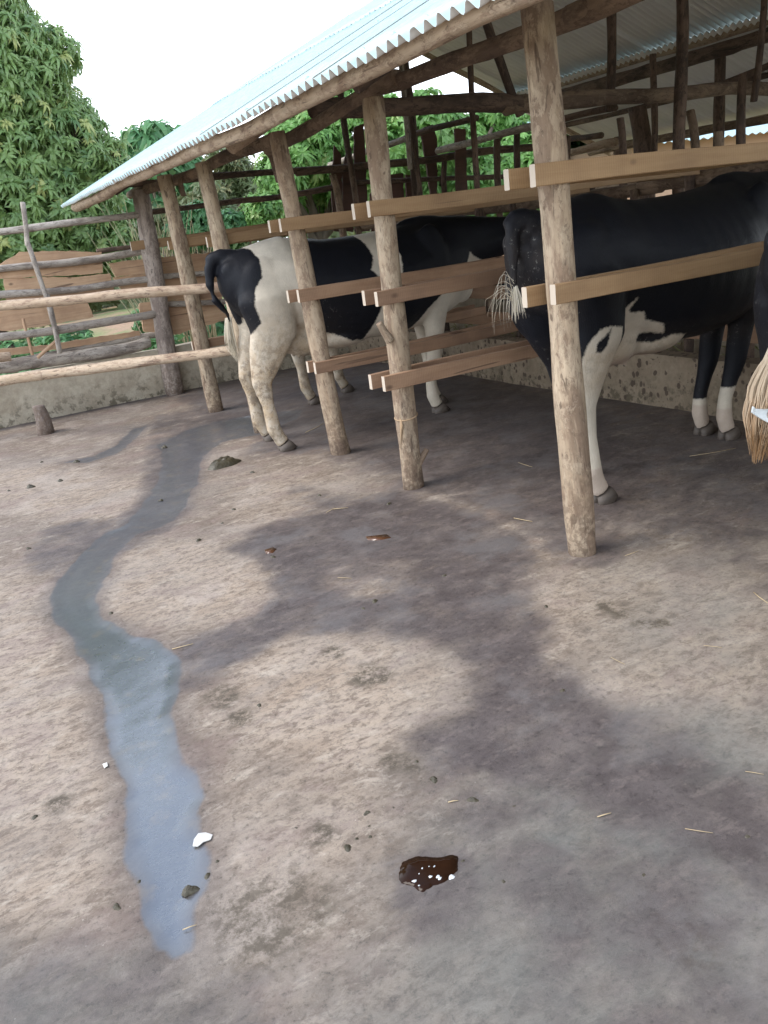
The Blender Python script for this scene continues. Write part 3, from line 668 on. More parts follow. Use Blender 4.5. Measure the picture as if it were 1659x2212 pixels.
# feeding rack at the trough: posts and horizontal boards
rk = thing('feed_rack', 'rough rack of dark posts and horizontal planks standing over the feed trough', 'feed rack', (2.42, 4.5, 0))
for k, y in enumerate((8.9, 7.65, 7.2, 6.45, 6.0, 5.1, 4.6, 4.1, 3.6, 2.6, 2.2, 1.4)):
    log('rack_post', (2.42, y, .0), (2.44, y, 1.55+.1*math.sin(k*2)), .045 if k % 2 == 0 else .032, .035, M_dark if k % 3 else M_beam, rk, seed=200+k)
for k, (z, h) in enumerate(((.52, .12), (.76, .12))):
    board('rack_plank', (2.36, -.5, z), (2.36, 4.3, z+.01), h, .03, M_slabd if k else M_board2, rk, seed=220+k)
    board('rack_plank', (2.37, 4.25, z+.02), (2.37, 8.95, z), h, .03, M_board2, rk, seed=222+k)
log('rack_rail', (2.5, -.6, 1.5), (2.5, 4.6, 1.52), .045, .05, M_beam, rk, seed=230)
log('rack_rail', (2.5, 4.4, 1.5), (2.5, 8.95, 1.5), .045, .05, M_beam, rk, seed=231)

# ------------------------------------------------------------------ far wall and the timber fence on it
fw = wall_mesh('concrete_wall', -9, 2.3, 9.14, 9.30, -.05, .50, M_wall, None, 8)
tag(fw, 'low rendered concrete wall, mossy along its foot, below the timber fence', 'wall')
fence = thing('timber_fence', 'makeshift fence of grey poles and orange offcut slabs above the concrete wall', 'fence', tuple(at(60, 860, 1, 9.1)*np.array((1, 1, 0))))
fr = [((-120, 511), (306, 462), 14, 9.02, M_grey, 'rail'), ((-120, 603), (330, 538), 16, 9.12, M_grey, 'rail'), ((-120, 650), (330, 603), 14, 9.06, M_grey, 'rail'),
      ((-120, 745), (336, 678), 17, 9.04, M_grey, 'rail'), ((-120, 812), (322, 738), 28, 9.16, M_grey, 'rail'), ((-60, 795), (340, 722), 14, 9.24, M_grey, 'rail'),
      ((210, 543), (420, 524), 10, 9.2, M_dark, 'rail')]
for k, (a, b, wd_, Y_, mt, nm) in enumerate(fr): mem(nm, a, b, wd_, 1, Y_, mt, parent=fence, seed=240+k, bend=.6, n=14, knots=.7)
mem('stake', (49, 438), (60, 530), 11, 1, 8.94, M_grey, parent=fence, seed=260, bend=.2)
mem('stake', (58, 520), (102, 645), 11, 1, 8.94, M_grey, parent=fence, seed=261, bend=.5)
mem('stake', (101, 638), (129, 762), 12, 1, 8.94, M_grey, parent=fence, seed=262, bend=.2)
mem('stake', (50, 690), (70, 766), 7, 1, 9.0, M_slab, parent=fence, seed=263, bend=.2)
mem('stake', (126, 732), (82, 772), 7, 1, 8.99, M_slab, parent=fence, seed=264, bend=.2)
mem('pole_stub', (-30, 774), (22, 770), 20, 1, 8.9, M_pale, parent=fence, seed=265, bend=.2, knots=.2)
sl = [([(-10, 577), (42, 545), (130, 541), (220, 545), (222, 590), (140, 596), (60, 599), (-10, 602)], 9.17),
      ([(8, 603), (90, 598), (160, 600), (238, 590), (248, 632), (160, 642), (80, 646), (14, 650)], 9.18),
      ([(-30, 672), (60, 660), (190, 655), (202, 685), (120, 700), (30, 713), (-30, 716)], 9.17),
      ([(236, 568), (310, 560), (316, 590), (250, 598)], 9.18), ([(246, 598), (318, 590), (322, 622), (270, 632), (250, 612)], 9.2),
      ([(-40, 758), (100, 745), (300, 714), (304, 724), (150, 752), (-40, 775)], 9.2),
      ([(345, 556), (460, 545), (475, 580), (470, 590), (350, 597)], 9.18), ([(350, 600), (470, 590), (480, 615), (360, 624)], 9.19),
      ([(300, 654), (480, 640), (492, 690), (380, 722), (310, 716)], 9.18), ([(345, 628), (500, 618), (505, 640), (350, 650)], 9.2),
      ([(480, 560), (700, 540), (720, 600), (500, 640)], 9.2), ([(500, 650), (800, 610), (820, 690), (520, 720)], 9.2),
      ([(720, 520), (1050, 470), (1060, 560), (740, 600)], 9.2)]
for k, (ol, Y_) in enumerate(sl): slab('offcut_slab', ol, 1, Y_, .025, M_slab, fence, seed=270+k)
mem('rail', (335, 600), (560, 580), 12, 1, 9.12, M_grey, parent=fence, seed=266)
mem('rail', (335, 660), (560, 645), 12, 1, 9.12, M_grey, parent=fence, seed=267)

# two long loose poles barring the yard in front of the corner post
for k, (a, b, w0) in enumerate((((-120, 671), (506, 616), 17), ((-120, 841), (522, 752), 17))):
    q = at(*b, 1, 6.62); 
    p = at(*a, 1, 8.75)
    r_ = .05
    o = log('bar_pole', p, (q[0]-.09, q[1], q[2]), .047, .040, M_pale, None, seed=280+k, bend=.25, n=18, knots=.3)
    tag(o, ['long pale peeled pole barring the yard at chest height, upper of the two', 'long pale peeled pole low across the concrete wall, lower of the two'][k], 'pole', 'pale poles barring the end of the yard')
# stump in the floor
b = at(97, 936); t = at(82, 878, 1, b[1])
st = log('post_stump', b+np.array((0, 0, -.03)), t, .085, .062, M_postg, None, seed=290, bend=.3, n=20)
tag(st, 'short cut-off post stump leaning in the concrete by the far wall', 'stump')
# rope round the second post
def rope():
    pb = at(893, 1052); M_r = Mat('rope', .9); M_r.color((.36, .25, .15)); g = Geo()
    zt = at(872, 898, 1, 4.04)[2]; b0 = at(893, 1052); t0 = at(806, 213, 1, b0[1]); c = b0+(t0-b0)*(zt/t0[2]); rr = .067
    pts = [(c[0]+rr*math.cos(a), c[1]+rr*math.sin(a), c[2]+.012*math.sin(a*1.0+1)) for a in np.linspace(0, 2*math.pi, 26)]
    g.add(*tube_vf(pts, [.0042]*26, n=6)); s0 = (c[0]-rr*.85, c[1]-.03, c[2])
    for dx, ln in ((-.01, .13), (-.025, .17), (.0, .09)):
        g.add(*tube_vf([s0, (s0[0]+dx*.5, s0[1]-.015, s0[2]-ln*.4), (s0[0]+dx, s0[1]-.01, s0[2]-ln)], [.004, .0055, .0015], n=5))
    tag(mesh('rope', g.v, g.f, M_r.m), 'frayed sisal rope knotted round the post with the branch stub', 'rope')
rope()

# ------------------------------------------------------------------ cows
def cow_mat(name, black, white, dirt):
    M = Mat(name, .55); v = M.coord((1, 1, 1), rnd=False); gm = M.node('ShaderNodeNewGeometry')
    p = M.math('ADD', M.attr('patch'), M.math('MULTIPLY', M.math('SUBTRACT', M.noise(v, 45, 5, .7), .5), .03))
    f = M.ramp(M.math('MULTIPLY_ADD', p, 25., .5), [(.35, 0), (.65, 1)])
    wn = M.ramp(M.noise(v, 6, 6, .65), [(.35, 0), (.65, 1)])
    wc = M.mix(wn, white, tuple(x*.78 for x in white)); 
    dt = M.math('MULTIPLY', M.attr('dirt'), M.ramp(M.noise(v, 11, 6, .7, .5), [(.38, .35), (.62, 1)]))
    wc = M.mix(M.math('MULTIPLY', dt, .8), wc, dirt)
    sp_ = M.ramp(M.noise(v, 20, 8, .75), [(.48, 0), (.58, 1)]); wc = M.mix(M.math('MULTIPLY', M.math('MULTIPLY', sp_, M.math('POWER', M.attr('dirt'), 1.6)), .6), wc, (.12, .085, .06))
    bc = M.mix(M.noise(v, 18, 5), black, tuple(x*1.8 for x in black)); bc = M.mix(M.math('MULTIPLY', dt, .25), bc, (.10, .075, .055)); fl = M.ramp(M.noise(v, 38, 6, .75), [(.60, 0), (.64, 1)]); bc = M.mix(M.math('MULTIPLY', M.math('MULTIPLY', fl, M.attr('dirt')), .7), bc, (.24, .23, .21))
    c = M.mix(f, wc, bc); pk = M.attr('pink'); c = M.mix(pk, c, (.36, .22, .18))
    M.color(c); M.b.inputs['Specular IOR Level'].default_value = .2; M.b.inputs['Roughness'].default_value = .55
    hair = M.noise(M.coord((1, 1, .25), rnd=False), 220, 3); n1 = M.bump(hair, .5, .004); M.bump(M.noise(v, 9, 4), .25, .02, n1)
    return M.m
M_cow = cow_mat('cow_hide', (.0045, .0052, .008), (.66, .595, .49), (.40, .28, .16))
Mh = Mat('hoof', .6); vh = Mh.coord((1, 1, 6)); Mh.color(Mh.mix(Mh.noise(vh, 9, 4), (.05, .04, .035), (.14, .11, .085))); M_hoof = Mh.m
M_eye = Mat('eye', .1); M_eye.color((.01, .007, .005)); M_eye = M_eye.m
def hair_mat(name, a, b):
    M = Mat(name, .6); M.color(M.mix(M.ramp(M.attr('tint'), [(0, 0), (1, 1)]), a, b)); return M.m
M_hairw = hair_mat('white_tail_hair', (.72, .67, .56), (.55, .45, .30)); M_hairb = hair_mat('stained_tail_hair', (.58, .50, .38), (.26, .14, .055))

def cow(name, label, root, yaw, sc, hind, fore, neck, head, tail, patchfn, dirtfn, udder=True, hock_dx=0.0, group='dairy cows standing in the stalls', pinkfn=None):
    """local: x towards the head, y to the cow's left, z up. hind/fore: dict side -> list of joint points"""
    g = Geo()
    # trunk sections: x, top, bottom, half width, squareness
    T = [(-.035, 1.235, 1.10, .06), (.0, 1.30, 1.03, .13), (.07, 1.345, .93, .19), (.18, 1.37, .84, .232), (.30, 1.395, .80, .25), (.42, 1.412, .76, .262), (.56, 1.375, .71, .275),
         (.72, 1.352, .665, .305), (.9, 1.35, .635, .335), (1.08, 1.355, .625, .345), (1.25, 1.37, .635, .33), (1.4, 1.385, .655, .285), (1.54, 1.395, .68, .24), (1.68, 1.38, .73, .19), (1.80, 1.36, .80, .14), (1.88, 1.28, .9, .08)]
    n = 28; v = []; f = []
    for (x, zt, zb_, hw) in T:
        zc = zb_+(zt-zb_)*.52; 
        for k in range(n):
            a = 2*math.pi*k/n; c, s_ = math.cos(a), math.sin(a)
            up_ = s_ > 0
            w_ = hw*math.copysign(abs(c)**.85, c); 
            if up_: w_ *= 1-.28*abs(s_)**1.5*(1 if x > .5 else .75)
            h_ = (zt-zc) if up_ else (zc-zb_)
            v.append((x, w_, zc+h_*math.copysign(abs(s_)**.92, s_)))
    for i in range(len(T)-1):
        for k in range(n): f.append((i*n+k, (i+1)*n+k, (i+1)*n+(k+1) % n, i*n+(k+1) % n))
    f.append(tuple(range(n))); f.append(tuple((len(T)-1)*n+k for k in range(n-1, -1, -1)))
    g.add(v, f)
    def ell(c, r, M=None):
        v = []; f = []; a_, b_ = 10, 14
        for i in range(a_+1):
            th = math.pi*i/a_
            for j in range(b_):
                ph = 2*math.pi*j/b_; v.append((c[0]+r[0]*math.sin(th)*math.cos(ph), c[1]+r[1]*math.sin(th)*math.sin(ph), c[2]+r[2]*math.cos(th)))
        for i in range(a_):
            for j in range(b_): f.append((i*b_+j, (i+1)*b_+j, (i+1)*b_+(j+1) % b_, i*b_+(j+1) % b_))
        g.add(v, f)
    for s_ in (-1, 1):
        ell((.05, s_*.09, 1.23), (.08, .055, .07))      # hook and pin bones
        ell((.24, s_*.175, 1.02), (.20, .085, .28)); ell((1.48, s_*.175, 1.07), (.15, .07, .30)); ell((1.6, s_*.13, .95), (.13, .09, .16))
    ell((.03, 0, 1.325), (.13, .06, .05)); ell((1.5, 0, 1.375), (.2, .05, .05))
    ell((1.78, 0, .92), (.12, .07, .16))                                                       # brisket
    for s_, J in hind.items():    # hip, stifle, gaskin, hock, cannon, fetlock, pastern, coronet
        ra = [.20, .165, .120, .072, .046, .054, .048, .054]; rb = [.10, .092, .068, .048, .036, .042, .040, .044]
        g.add(*tube_vf([(J[0][0], J[0][1]*.55, 1.27)]+J, [.03]+rb, [.10]+ra, up=(1, 0, 0.0), n=16))
        h = J[3]; ell((h[0]-.035, h[1], h[2]+.02), (.035, .026, .045))        # point of the hock
        ft = J[5]; ell((ft[0]-.035, ft[1]-.018, ft[2]-.01), (.016, .013, .02)); ell((ft[0]-.035, ft[1]+.018, ft[2]-.01), (.016, .013, .02))
    for s_, J in fore.items():
        ra = [.14, .115, .080, .062, .048, .043, .050, .046, .052]; rb = [.08, .075, .062, .054, .042, .038, .045, .042, .046]
        g.add(*tube_vf([(J[0][0]-.04, J[0][1]*.6, 1.22)]+J, [.03]+rb, [.09]+ra, up=(1, 0, 0.0), n=16))
        ft = J[6]; ell((ft[0]-.035, ft[1]-.018, ft[2]-.01), (.016, .013, .02)); ell((ft[0]-.035, ft[1]+.018, ft[2]-.01), (.016, .013, .02))
    if udder:
        ell((.52, 0, .71), (.22, .16, .13)); ell((.36, 0, .74), (.14, .14, .12)); ell((.78, 0, .68), (.22, .2, .085))
        for (x, y) in ((.42, -.07), (.42, .07), (.56, -.08), (.56, .08)): g.add(*tube_vf([(x, y, .66), (x, y, .60), (x+.005, y, .565)], [.024, .014, .011], n=8))
    g.add(*tube_vf([p[:3] for p in neck], [p[4] for p in neck], [p[3] for p in neck], up=(0, 0, 1), n=20))
    # head: poll -> muzzle
    hp = [Vector(p[:3]) for p in head]
    g.add(*tube_vf(hp, [p[4] for p in head], [p[3] for p in head], up=(0, 0, 1), n=18))
    hd = (hp[-1]-hp[0]).normalized(); sd_ = Vector((0, 0, 1)).cross(hd).normalized(); un = hd.cross(sd_)
    jaw = hp[1]-un*.07
    g.add(*tube_vf([jaw-hd*.02, jaw+hd*.14+un*.0, hp[-1]-un*.035-hd*.02], [.045, .042, .035], [.055, .045, .035], n=12))
    eyes = []
    for s_ in (-1, 1):
        e = hp[0].lerp(hp[-1], .30)+sd_*(s_*head[1][4]*.93)+un*.03; ell(tuple(e), (.035, .02, .03)); eyes.append(e+sd_*s_*.014)
        b_ = hp[0]+hd*.01+sd_*s_*.09+un*.0                                                # ear
        e1 = b_+sd_*s_*.09-un*.01-hd*.02; e2 = b_+sd_*s_*.19-un*.04-hd*.02
        g.add(*tube_vf([b_, e1, e2], [.03, .055, .012], [.022, .016, .01], up=tuple(hd), n=10))
        nn = hp[-1]+sd_*s_*.04+hd*.015; ell(tuple(nn), (.03, .025, .03))
    g.add(*tube_vf([t[:3] for t in tail], [t[3] for t in tail], n=10))
    M0 = Matrix.Translation(root) @ Matrix.Rotation(yaw, 4, 'Z') @ Matrix.Diagonal((sc, sc, sc, 1))
    tmp = mesh('body', g.v, g.f)
    r_ = tmp.modifiers.new('r', 'REMESH'); r_.mode = 'VOXEL'; r_.voxel_size = .0125; r_.adaptivity = 0
    s_m = tmp.modifiers.new('s', 'SMOOTH'); s_m.factor = .55; s_m.iterations = 14
    dg = bpy.context.evaluated_depsgraph_get(); me = bpy.data.meshes.new_from_object(tmp.evaluated_get(dg))
    bpy.data.objects.remove(tmp)
    nV = len(me.vertices); co = np.empty(nV*3, np.float32); me.vertices.foreach_get('co', co); co = co.reshape(-1, 3)
    Rm = np.array((Matrix.Rotation(yaw, 3, 'Z')*sc)); wc = co @ Rm.T+np.array(root)
    co2 = co.copy()
    # faint ribs
    rib = np.sin(co[:, 0]*2*np.pi/.085)*.0008*sstep(.75, .9, co[:, 0])*sstep(1.4, 1.25, co[:, 0])*sstep(.75, .95, co[:, 2])*sstep(1.32, 1.2, co[:, 2])
    co2[:, 1] += np.sign(co[:, 1])*rib; me.vertices.foreach_set('co', co2.ravel())
    for nm, a in (('patch', patchfn(co, wc)), ('dirt', dirtfn(co, wc)), ('pink', pinkfn(co, wc) if pinkfn else np.zeros(nV))):
        A = me.attributes.new(nm, 'FLOAT', 'POINT'); A.data.foreach_set('value', np.asarray(a, np.float32))
    me.polygons.foreach_set('use_smooth', np.ones(len(me.polygons), bool))
    if me.materials: me.materials.clear()
    me.materials.append(M_cow); me.name = 'body'
    e = thing(name, label, 'cow', root, group); e.matrix_basis = M0
    b = bpy.data.objects.new('body', me); COL.objects.link(b); b.parent = e
    for J in list(hind.values())+list(fore.values()):
        c = J[-1]; gh = Geo()
        for s_ in (-1, 1):
            pts = [(c[0], c[1]+s_*.021, .052), (c[0]+.012, c[1]+s_*.023, .028), (c[0]+.022, c[1]+s_*.024, -.004)]
            gh.add(*tube_vf(pts, [.026, .029, .032], [.046, .056, .068], up=(1, 0, 0), n=14))
        ho = mesh('hoof', gh.v, gh.f, M_hoof); ho.parent = e
    for q in eyes:
        ge = Geo(); v_, f_ = tube_vf([q+Vector((0, 0, -.014)), q+Vector((0, 0, -.008)), q, q+Vector((0, 0, .008)), q+Vector((0, 0, .014))], [.004, .013, .016, .013, .004], n=12); ge.add(v_, f_)
        eo = mesh('eye', ge.v, ge.f, M_eye); eo.parent = e
    return e
def switch(parent, strands, mat, name='tail_switch', grad=.25):
    """tail hair: each strand a list of points (local), root width, tint"""
    V = []; F = []; T = []
    for pts, w_, ti in strands:
        A = [np.array(p) for p in pts]; A = [2*A[0]-A[1]]+A+[2*A[-1]-A[-2]]; sm_ = []
        for i in range(1, len(A)-2):
            for t in (0, .33, .66): sm_.append(.5*(2*A[i]+(A[i+1]-A[i-1])*t+(2*A[i-1]-5*A[i]+4*A[i+1]-A[i+2])*t*t+(3*A[i]-A[i-1]-3*A[i+1]+A[i+2])*t**3))
        pts = sm_+[A[-2]]
        v, f = tube_vf(pts, [w_*(1-.85*i/(len(pts)-1)) for i in range(len(pts))], n=4, cap=False); b = len(V)
        V += [tuple(p) for p in v]; F += [tuple(i+b for i in q) for q in f]; T += [min(1, max(0, ti+(i//4)/(len(pts))*grad)) for i in range(len(v))]
    o = mesh(name, V, F, mat, None, attrs={'tint': T}); o.parent = parent; return o
def legs(hx, y, dx=0.0, dxh=0.0, spread=0.0):
    """hind leg chain; hx hoof x"""
    s_ = 1 if y > 0 else -1
    return [(.22, y*1.0, 1.02), (.235+dx*.3, y*1.02, .80), (.15+dx*.5+hx*.4, y, .64), (.085+hx, y+spread*.5, .48), (.10+hx, y+spread*.8, .33), (.11+hx, y+spread, .16), (.135+hx, y+spread, .10), (.16+hx, y+spread, .055)]
def flegs(fx, y, spread=0.0):
    return [(1.52, y, .95), (1.48, y*1.0, .80), (1.50+fx*.3, y, .64), (1.51+fx*.6, y+spread*.4, .43), (1.505+fx*.8, y+spread*.6, .34), (1.50+fx, y+spread*.8, .24), (1.505+fx, y+spread, .135), (1.52+fx, y+spread, .09), (1.535+fx, y+spread, .055)]

def W2(pts, Y): return [tuple(at(x, y, 1, Y)[[0, 2]]) for x, y in pts]
# --- cow 1: white with black saddles, between third and fourth posts
c1b = [W2([(440,520),(500,500),(566,530),(574,556),(575,600),(560,625),(556,660),(570,700),(556,722),(540,740),(500,760),(430,740),(420,620)], 5.5),
       W2([(668,480),(802,470),(790,505),(797,525),(803,560),(793,590),(812,610),(817,650),(806,700),(800,735),(770,738),(735,722),(710,716),(690,690),(664,600),(664,520)], 5.48),
       W2([(874,440),(1300,380),(1300,640),(1040,556),(1030,546),(1010,610),(960,640),(930,672),(905,718),(880,712),(862,640),(868,560),(860,520)], 5.4)]
def patch1(co, wc):
    p = np.full(len(co), -1.0)
    xs, zs = wc[:, 0], wc[:, 2]+.02*np.sin(wc[:, 1]*9)
    for q in c1b: p = np.maximum(p, psdf(xs, zs, q))
    far = co[:, 1] > .03
    p = np.where((co[:, 0] < -.03) & (co[:, 2] > .97), .2, p)
    p = np.where(far, np.maximum(p, .1-np.abs(co[:, 0]-1.0)), p)
    return p
def dirt1(co, wc): return np.clip(sstep(1.25, .75, wc[:, 2])*.6*sstep(.9, .5, co[:, 0])+sstep(.66, .45, wc[:, 2])*.75*sstep(.05, .25, wc[:, 2])*(co[:, 0] < .6)+.25*sstep(.9, .6, wc[:, 2]), 0, 1)
R1 = (-.33, 5.86, 0); yaw1 = R(-7)
neck1 = [(1.45, 0, 1.15, .26, .17), (1.66, .0, 1.17, .24, .15), (1.9, 0, 1.19, .195, .115), (2.1, 0, 1.20, .155, .095), (2.25, 0, 1.21, .13, .085)]
head1 = [(2.27, 0, 1.25, .09, .085), (2.36, 0, 1.22, .115, .10), (2.5, 0, 1.13, .10, .075), (2.64, 0, 1.04, .075, .062), (2.72, 0, .99, .07, .065), (2.75, 0, .975, .045, .045)]
tail1 = [(.03, 0, 1.34, .045), (-.045, 0, 1.325, .042), (-.085, -.01, 1.25, .038), (-.098, -.02, 1.15, .034), (-.088, -.03, 1.06, .030), (-.04, -.01, .995, .024), (.0, .06, .95, .018), (.02, .12, .88, .013)]
_t = [(.02, 0, 1.35, .04), (-.07, 0, 1.36, .036), (-.14, -.01, 1.30, .034), (-.175, -.02, 1.19, .031), (-.165, -.03, 1.08, .027), (-.11, -.01, 1.01, .022), (-.06, .06, .96, .016), (-.06, .10, .9, .012)]
cow1 = cow('cow', 'white cow with black rump and saddle patches, its hind feet beside the middle posts', R1, yaw1, 1.065,
    {-1: legs(.0, -.20, spread=-.06), 1: legs(-.01, .12)}, {-1: flegs(-.11, -.14), 1: flegs(.02, .14)}, neck1, head1, tail1, patch1, dirt1)
rg = random.Random(3)
st_ = []
for k in range(70):
    a = rg.uniform(0, 6.28); q = rg.uniform(0, .02); ox, oy = q*math.cos(a), q*math.sin(a)
    st_.append(([(.01+ox, .11+oy, .92), (-.0+ox*1.7, .12+oy*2, .82), (.0+ox*2.2, .12+oy*2, .72), (.02+ox*1.5, .11+oy, .60+rg.uniform(0, .08))], .0035, rg.random()*.6))
switch(cow1, st_, M_hairw)
# --- cow 2: black, nearer stall
c2w = [W2([(1372,640),(1360,668),(1366,676),(1390,672),(1400,690),(1440,700),(1452,722),(1430,718),(1405,722),(1398,740),(1430,742),(1470,722),(1500,722),(1500,800),(1300,800),(1296,742),(1330,690)], 3.05),
       W2([(1290,712),(1312,704),(1345,706),(1345,800),(1330,900),(1250,900),(1258,800),(1272,742)], 2.98)]
c2b = W2([(1285,745),(1312,712),(1308,745),(1298,762),(1286,762)], 2.98)
def patch2(co, wc):
    p = np.full(len(co), 1.0)
    p = np.minimum(p, np.where((co[:, 1] < .10) & (co[:, 0] > .36), -psdf(wc[:, 0], wc[:, 2], c2w[0]), .2))
    p = np.minimum(p, np.where(co[:, 1] < -.03, -psdf(wc[:, 0], wc[:, 2], c2w[1]), .2))
    p = np.maximum(p, np.where(co[:, 1] < -.05, psdf(wc[:, 0], wc[:, 2], c2b), -1))
    z = wc[:, 2]; hindl = co[:, 0] < .7
    p = np.minimum(p, np.where(hindl, np.where(co[:, 1] < 0, z-.58, .3), np.where(co[:, 1] < 0, z-.33, z-.24)-.0))
    p = np.where((~hindl) & (co[:, 1] > 0) & (z < .7), np.minimum(p, (1.545-co[:, 0])*1.0+.02), p)
    return p
def dirt2(co, wc): return np.clip(.8*sstep(.14, .02, co[:, 0])*sstep(.8, .95, co[:, 2])*sstep(1.38, 1.25, co[:, 2])+sstep(.5, .1, wc[:, 2])*.25+.5*sstep(.8, .7, co[:, 2])*sstep(.5, .6, co[:, 2]), 0, 1)
def pink2(co, wc): return .35*sstep(.10, .07, np.abs(wc[:, 2]-.12)*1.0)*(wc[:, 2] < .2)+.35*sstep(.66, .60, co[:, 2])*sstep(.55, .58, co[:, 2])*(co[:, 0] < .75)*(co[:, 0] > .38)*(np.abs(co[:, 1]) < .14)
R2 = (.30, 3.26, 0); yaw2 = R(3)
neck2 = [(1.45, 0, 1.15, .26, .18), (1.66, .0, 1.17, .24, .16), (1.88, .03, 1.21, .2, .12), (2.06, .05, 1.24, .16, .10), (2.2, .07, 1.25, .135, .09)]
head2 = [(2.2, .07, 1.31, .09, .085), (2.30, .08, 1.26, .115, .10), (2.43, .09, 1.13, .10, .075), (2.54, .09, .99, .075, .062), (2.59, .09, .92, .07, .065), (2.61, .09, .89, .045, .045)]
tail2 = [(.02, 0, 1.35, .04), (-.04, -.01, 1.35, .036), (-.075, -.02, 1.27, .033), (-.085, -.03, 1.17, .028), (-.088, -.03, 1.10, .022), (-.092, -.04, 1.04, .017), (-.098, -.045, .99, .013)]
cow2 = cow('cow', 'black cow with white udder and white shins, nearest whole cow, behind the near post', R2, yaw2, 1.075,
    {-1: legs(.03, -.20, spread=-.04), 1: legs(.26, .12, dx=.18)}, {-1: flegs(-.14, -.10, spread=.03), 1: flegs(-.13, .08, spread=.02)}, neck2, head2, tail2, patch2, dirt2, pinkfn=pink2)
st_ = []
for k in range(16):
    a = rg.uniform(0, 6.28); q = rg.uniform(0, .018); ox, oy = q*math.cos(a), q*math.sin(a); sp_ = rg.uniform(.1, 1)**1.2; dn = rg.uniform(-.06, .16)
    z0 = rg.uniform(.93, 1.06); b_ = rg.uniform(.0, .06)
    z0 += .06; st_.append(([(-.10+ox, -.04+oy, z0), (-.13-.05*sp_, -.05+oy, z0+b_), (-.15-.09*sp_, -.06+oy*2, z0+b_-.02), (-.15-.13*sp_, -.06+oy*3, z0-.03-dn*.25), (-.14-.15*sp_, -.06+oy*3, z0-.06-dn*.45)], .0014, rg.random()*.5))
for k in range(44):
    a = rg.uniform(0, 6.28); q = rg.uniform(0, .022); ox, oy = q*math.cos(a), q*math.sin(a)
    st_.append(([(-.09+ox*.4, -.04+oy*.4, 1.06), (-.10+ox*1.2, -.05+oy*1.6, 1.0), (-.10+ox*1.6, -.05+oy*2, .95), (-.10+ox*2.0, -.05+oy*2.2, .90+rg.uniform(0, .06))], .0022, rg.random()*.3))
switch(cow2, st_, M_hairw)
# --- cow 3: nearest, mostly beyond the right edge
def patch3(co, wc): return np.where(co[:, 0] < .6, wc[:, 2]-.72, .2-np.abs(co[:, 0]-1.2))
def dirt3(co, wc): return .3+0*co[:, 0]
tail3 = [(.02, 0, 1.35, .04), (-.04, -.01, 1.35, .036), (-.07, -.02, 1.27, .033), (-.075, -.02, 1.15, .028), (-.07, -.02, 1.03, .022), (-.08, -.02, .93, .018), (-.09, -.02, .85, .014)]
cow3 = cow('cow', 'cow at the right edge of the photo showing black rump and long stained tail', (.37, 1.86, 0), R(0), 1.03,
    {-1: legs(.02, -.19), 1: legs(.10, .15)}, {-1: flegs(0, -.13), 1: flegs(.02, .13)}, neck1, head1, tail3, patch3, dirt3)
st_ = []
for k in range(700):
    a = rg.uniform(0, 6.28); q = .02*math.sqrt(rg.random()); ox, oy = q*math.cos(a), q*math.sin(a); e_ = rg.uniform(-.02, .035); z1 = rg.uniform(.42, .56)
    wv = rg.uniform(-.012, .012); st_.append(([(-.10+ox*.5, -.02+oy, .96-rg.uniform(0, .12)), (-.12+ox*1.8, -.02+oy*1.8, .86), (-.17+ox*2.8+wv, -.03+oy*2.8, .78), (-.215+ox*3.0+e_*.5-wv, -.05+oy*2.8, .70), (-.235+ox*2.0+e_, -.06+oy*2.0, .63), (-.24+ox*1.1+e_*1.1+wv, -.06+oy, z1+.11)], .0034, rg.random()*.3))
switch(cow3, st_, M_hairb, grad=.9)
# --- cow 4: far stall, mostly hidden
def patch4(co, wc):
    z = wc[:, 2]; p = np.maximum(.28-np.abs(co[:, 0]-.35), .4-np.abs(co[:, 0]-1.3)); p = np.maximum(p, co[:, 0]-1.9)
    p = np.where((z < .62) & (co[:, 1] < 0) & (co[:, 0] < .8), -.05, p)
    return p
def dirt4(co, wc): return np.clip(.2+sstep(.6, .3, wc[:, 2])*.7, 0, 1)
neck4 = [(1.45, 0, 1.13, .26, .18), (1.66, .0, 1.10, .24, .16), (1.88, -.03, 1.02, .2, .12), (2.06, -.06, .95, .16, .10), (2.18, -.08, .90, .135, .09)]
head4 = [(2.18, -.08, .94, .09, .085), (2.26, -.09, .88, .115, .10), (2.36, -.1, .76, .10, .075), (2.43, -.11, .62, .075, .062), (2.46, -.11, .56, .07, .065), (2.47, -.11, .54, .045, .045)]
cow4 = cow('cow', 'black and white cow half hidden behind the white rumped cow in the farther stall', (.52, 7.12, 0), R(-2), 1.03,
    {-1: legs(.0, -.19), 1: legs(.42, .0, dx=.3)}, {-1: flegs(0, -.13), 1: flegs(.06, .13)}, neck4, head4, tail3, patch4, dirt4)
# white scrap of torn plastic snagged on the nearest tail
Mp = Mat('plastic_scrap', .45); Mp.color(Mp.mix(Mp.noise(Mp.coord(rnd=False), 90, 3), (.55, .60, .62), (.75, .78, .78)))
ol = [(1628, 878), (1638, 884), (1690, 884), (1720, 900), (1700, 925), (1660, 915), (1640, 902), (1630, 892)]
P = [at(x, y, 1, 1.76) for x, y in ol]; n = len(P)
V = [tuple(p+np.array((0, .01*math.sin(i*2.1), 0))) for i, p in enumerate(P)]
sc_ = mesh('plastic_scrap', V+[tuple(np.array(v)+np.array((0, .006, 0))) for v in V], [tuple(range(n)), tuple(range(2*n-1, n-1, -1))]+[(i, n+i, n+(i+1) % n, (i+1) % n) for i in range(n)], Mp.m, smooth=False)
tag(sc_, 'torn pale plastic scrap snagged on the long stained tail', 'plastic scrap')

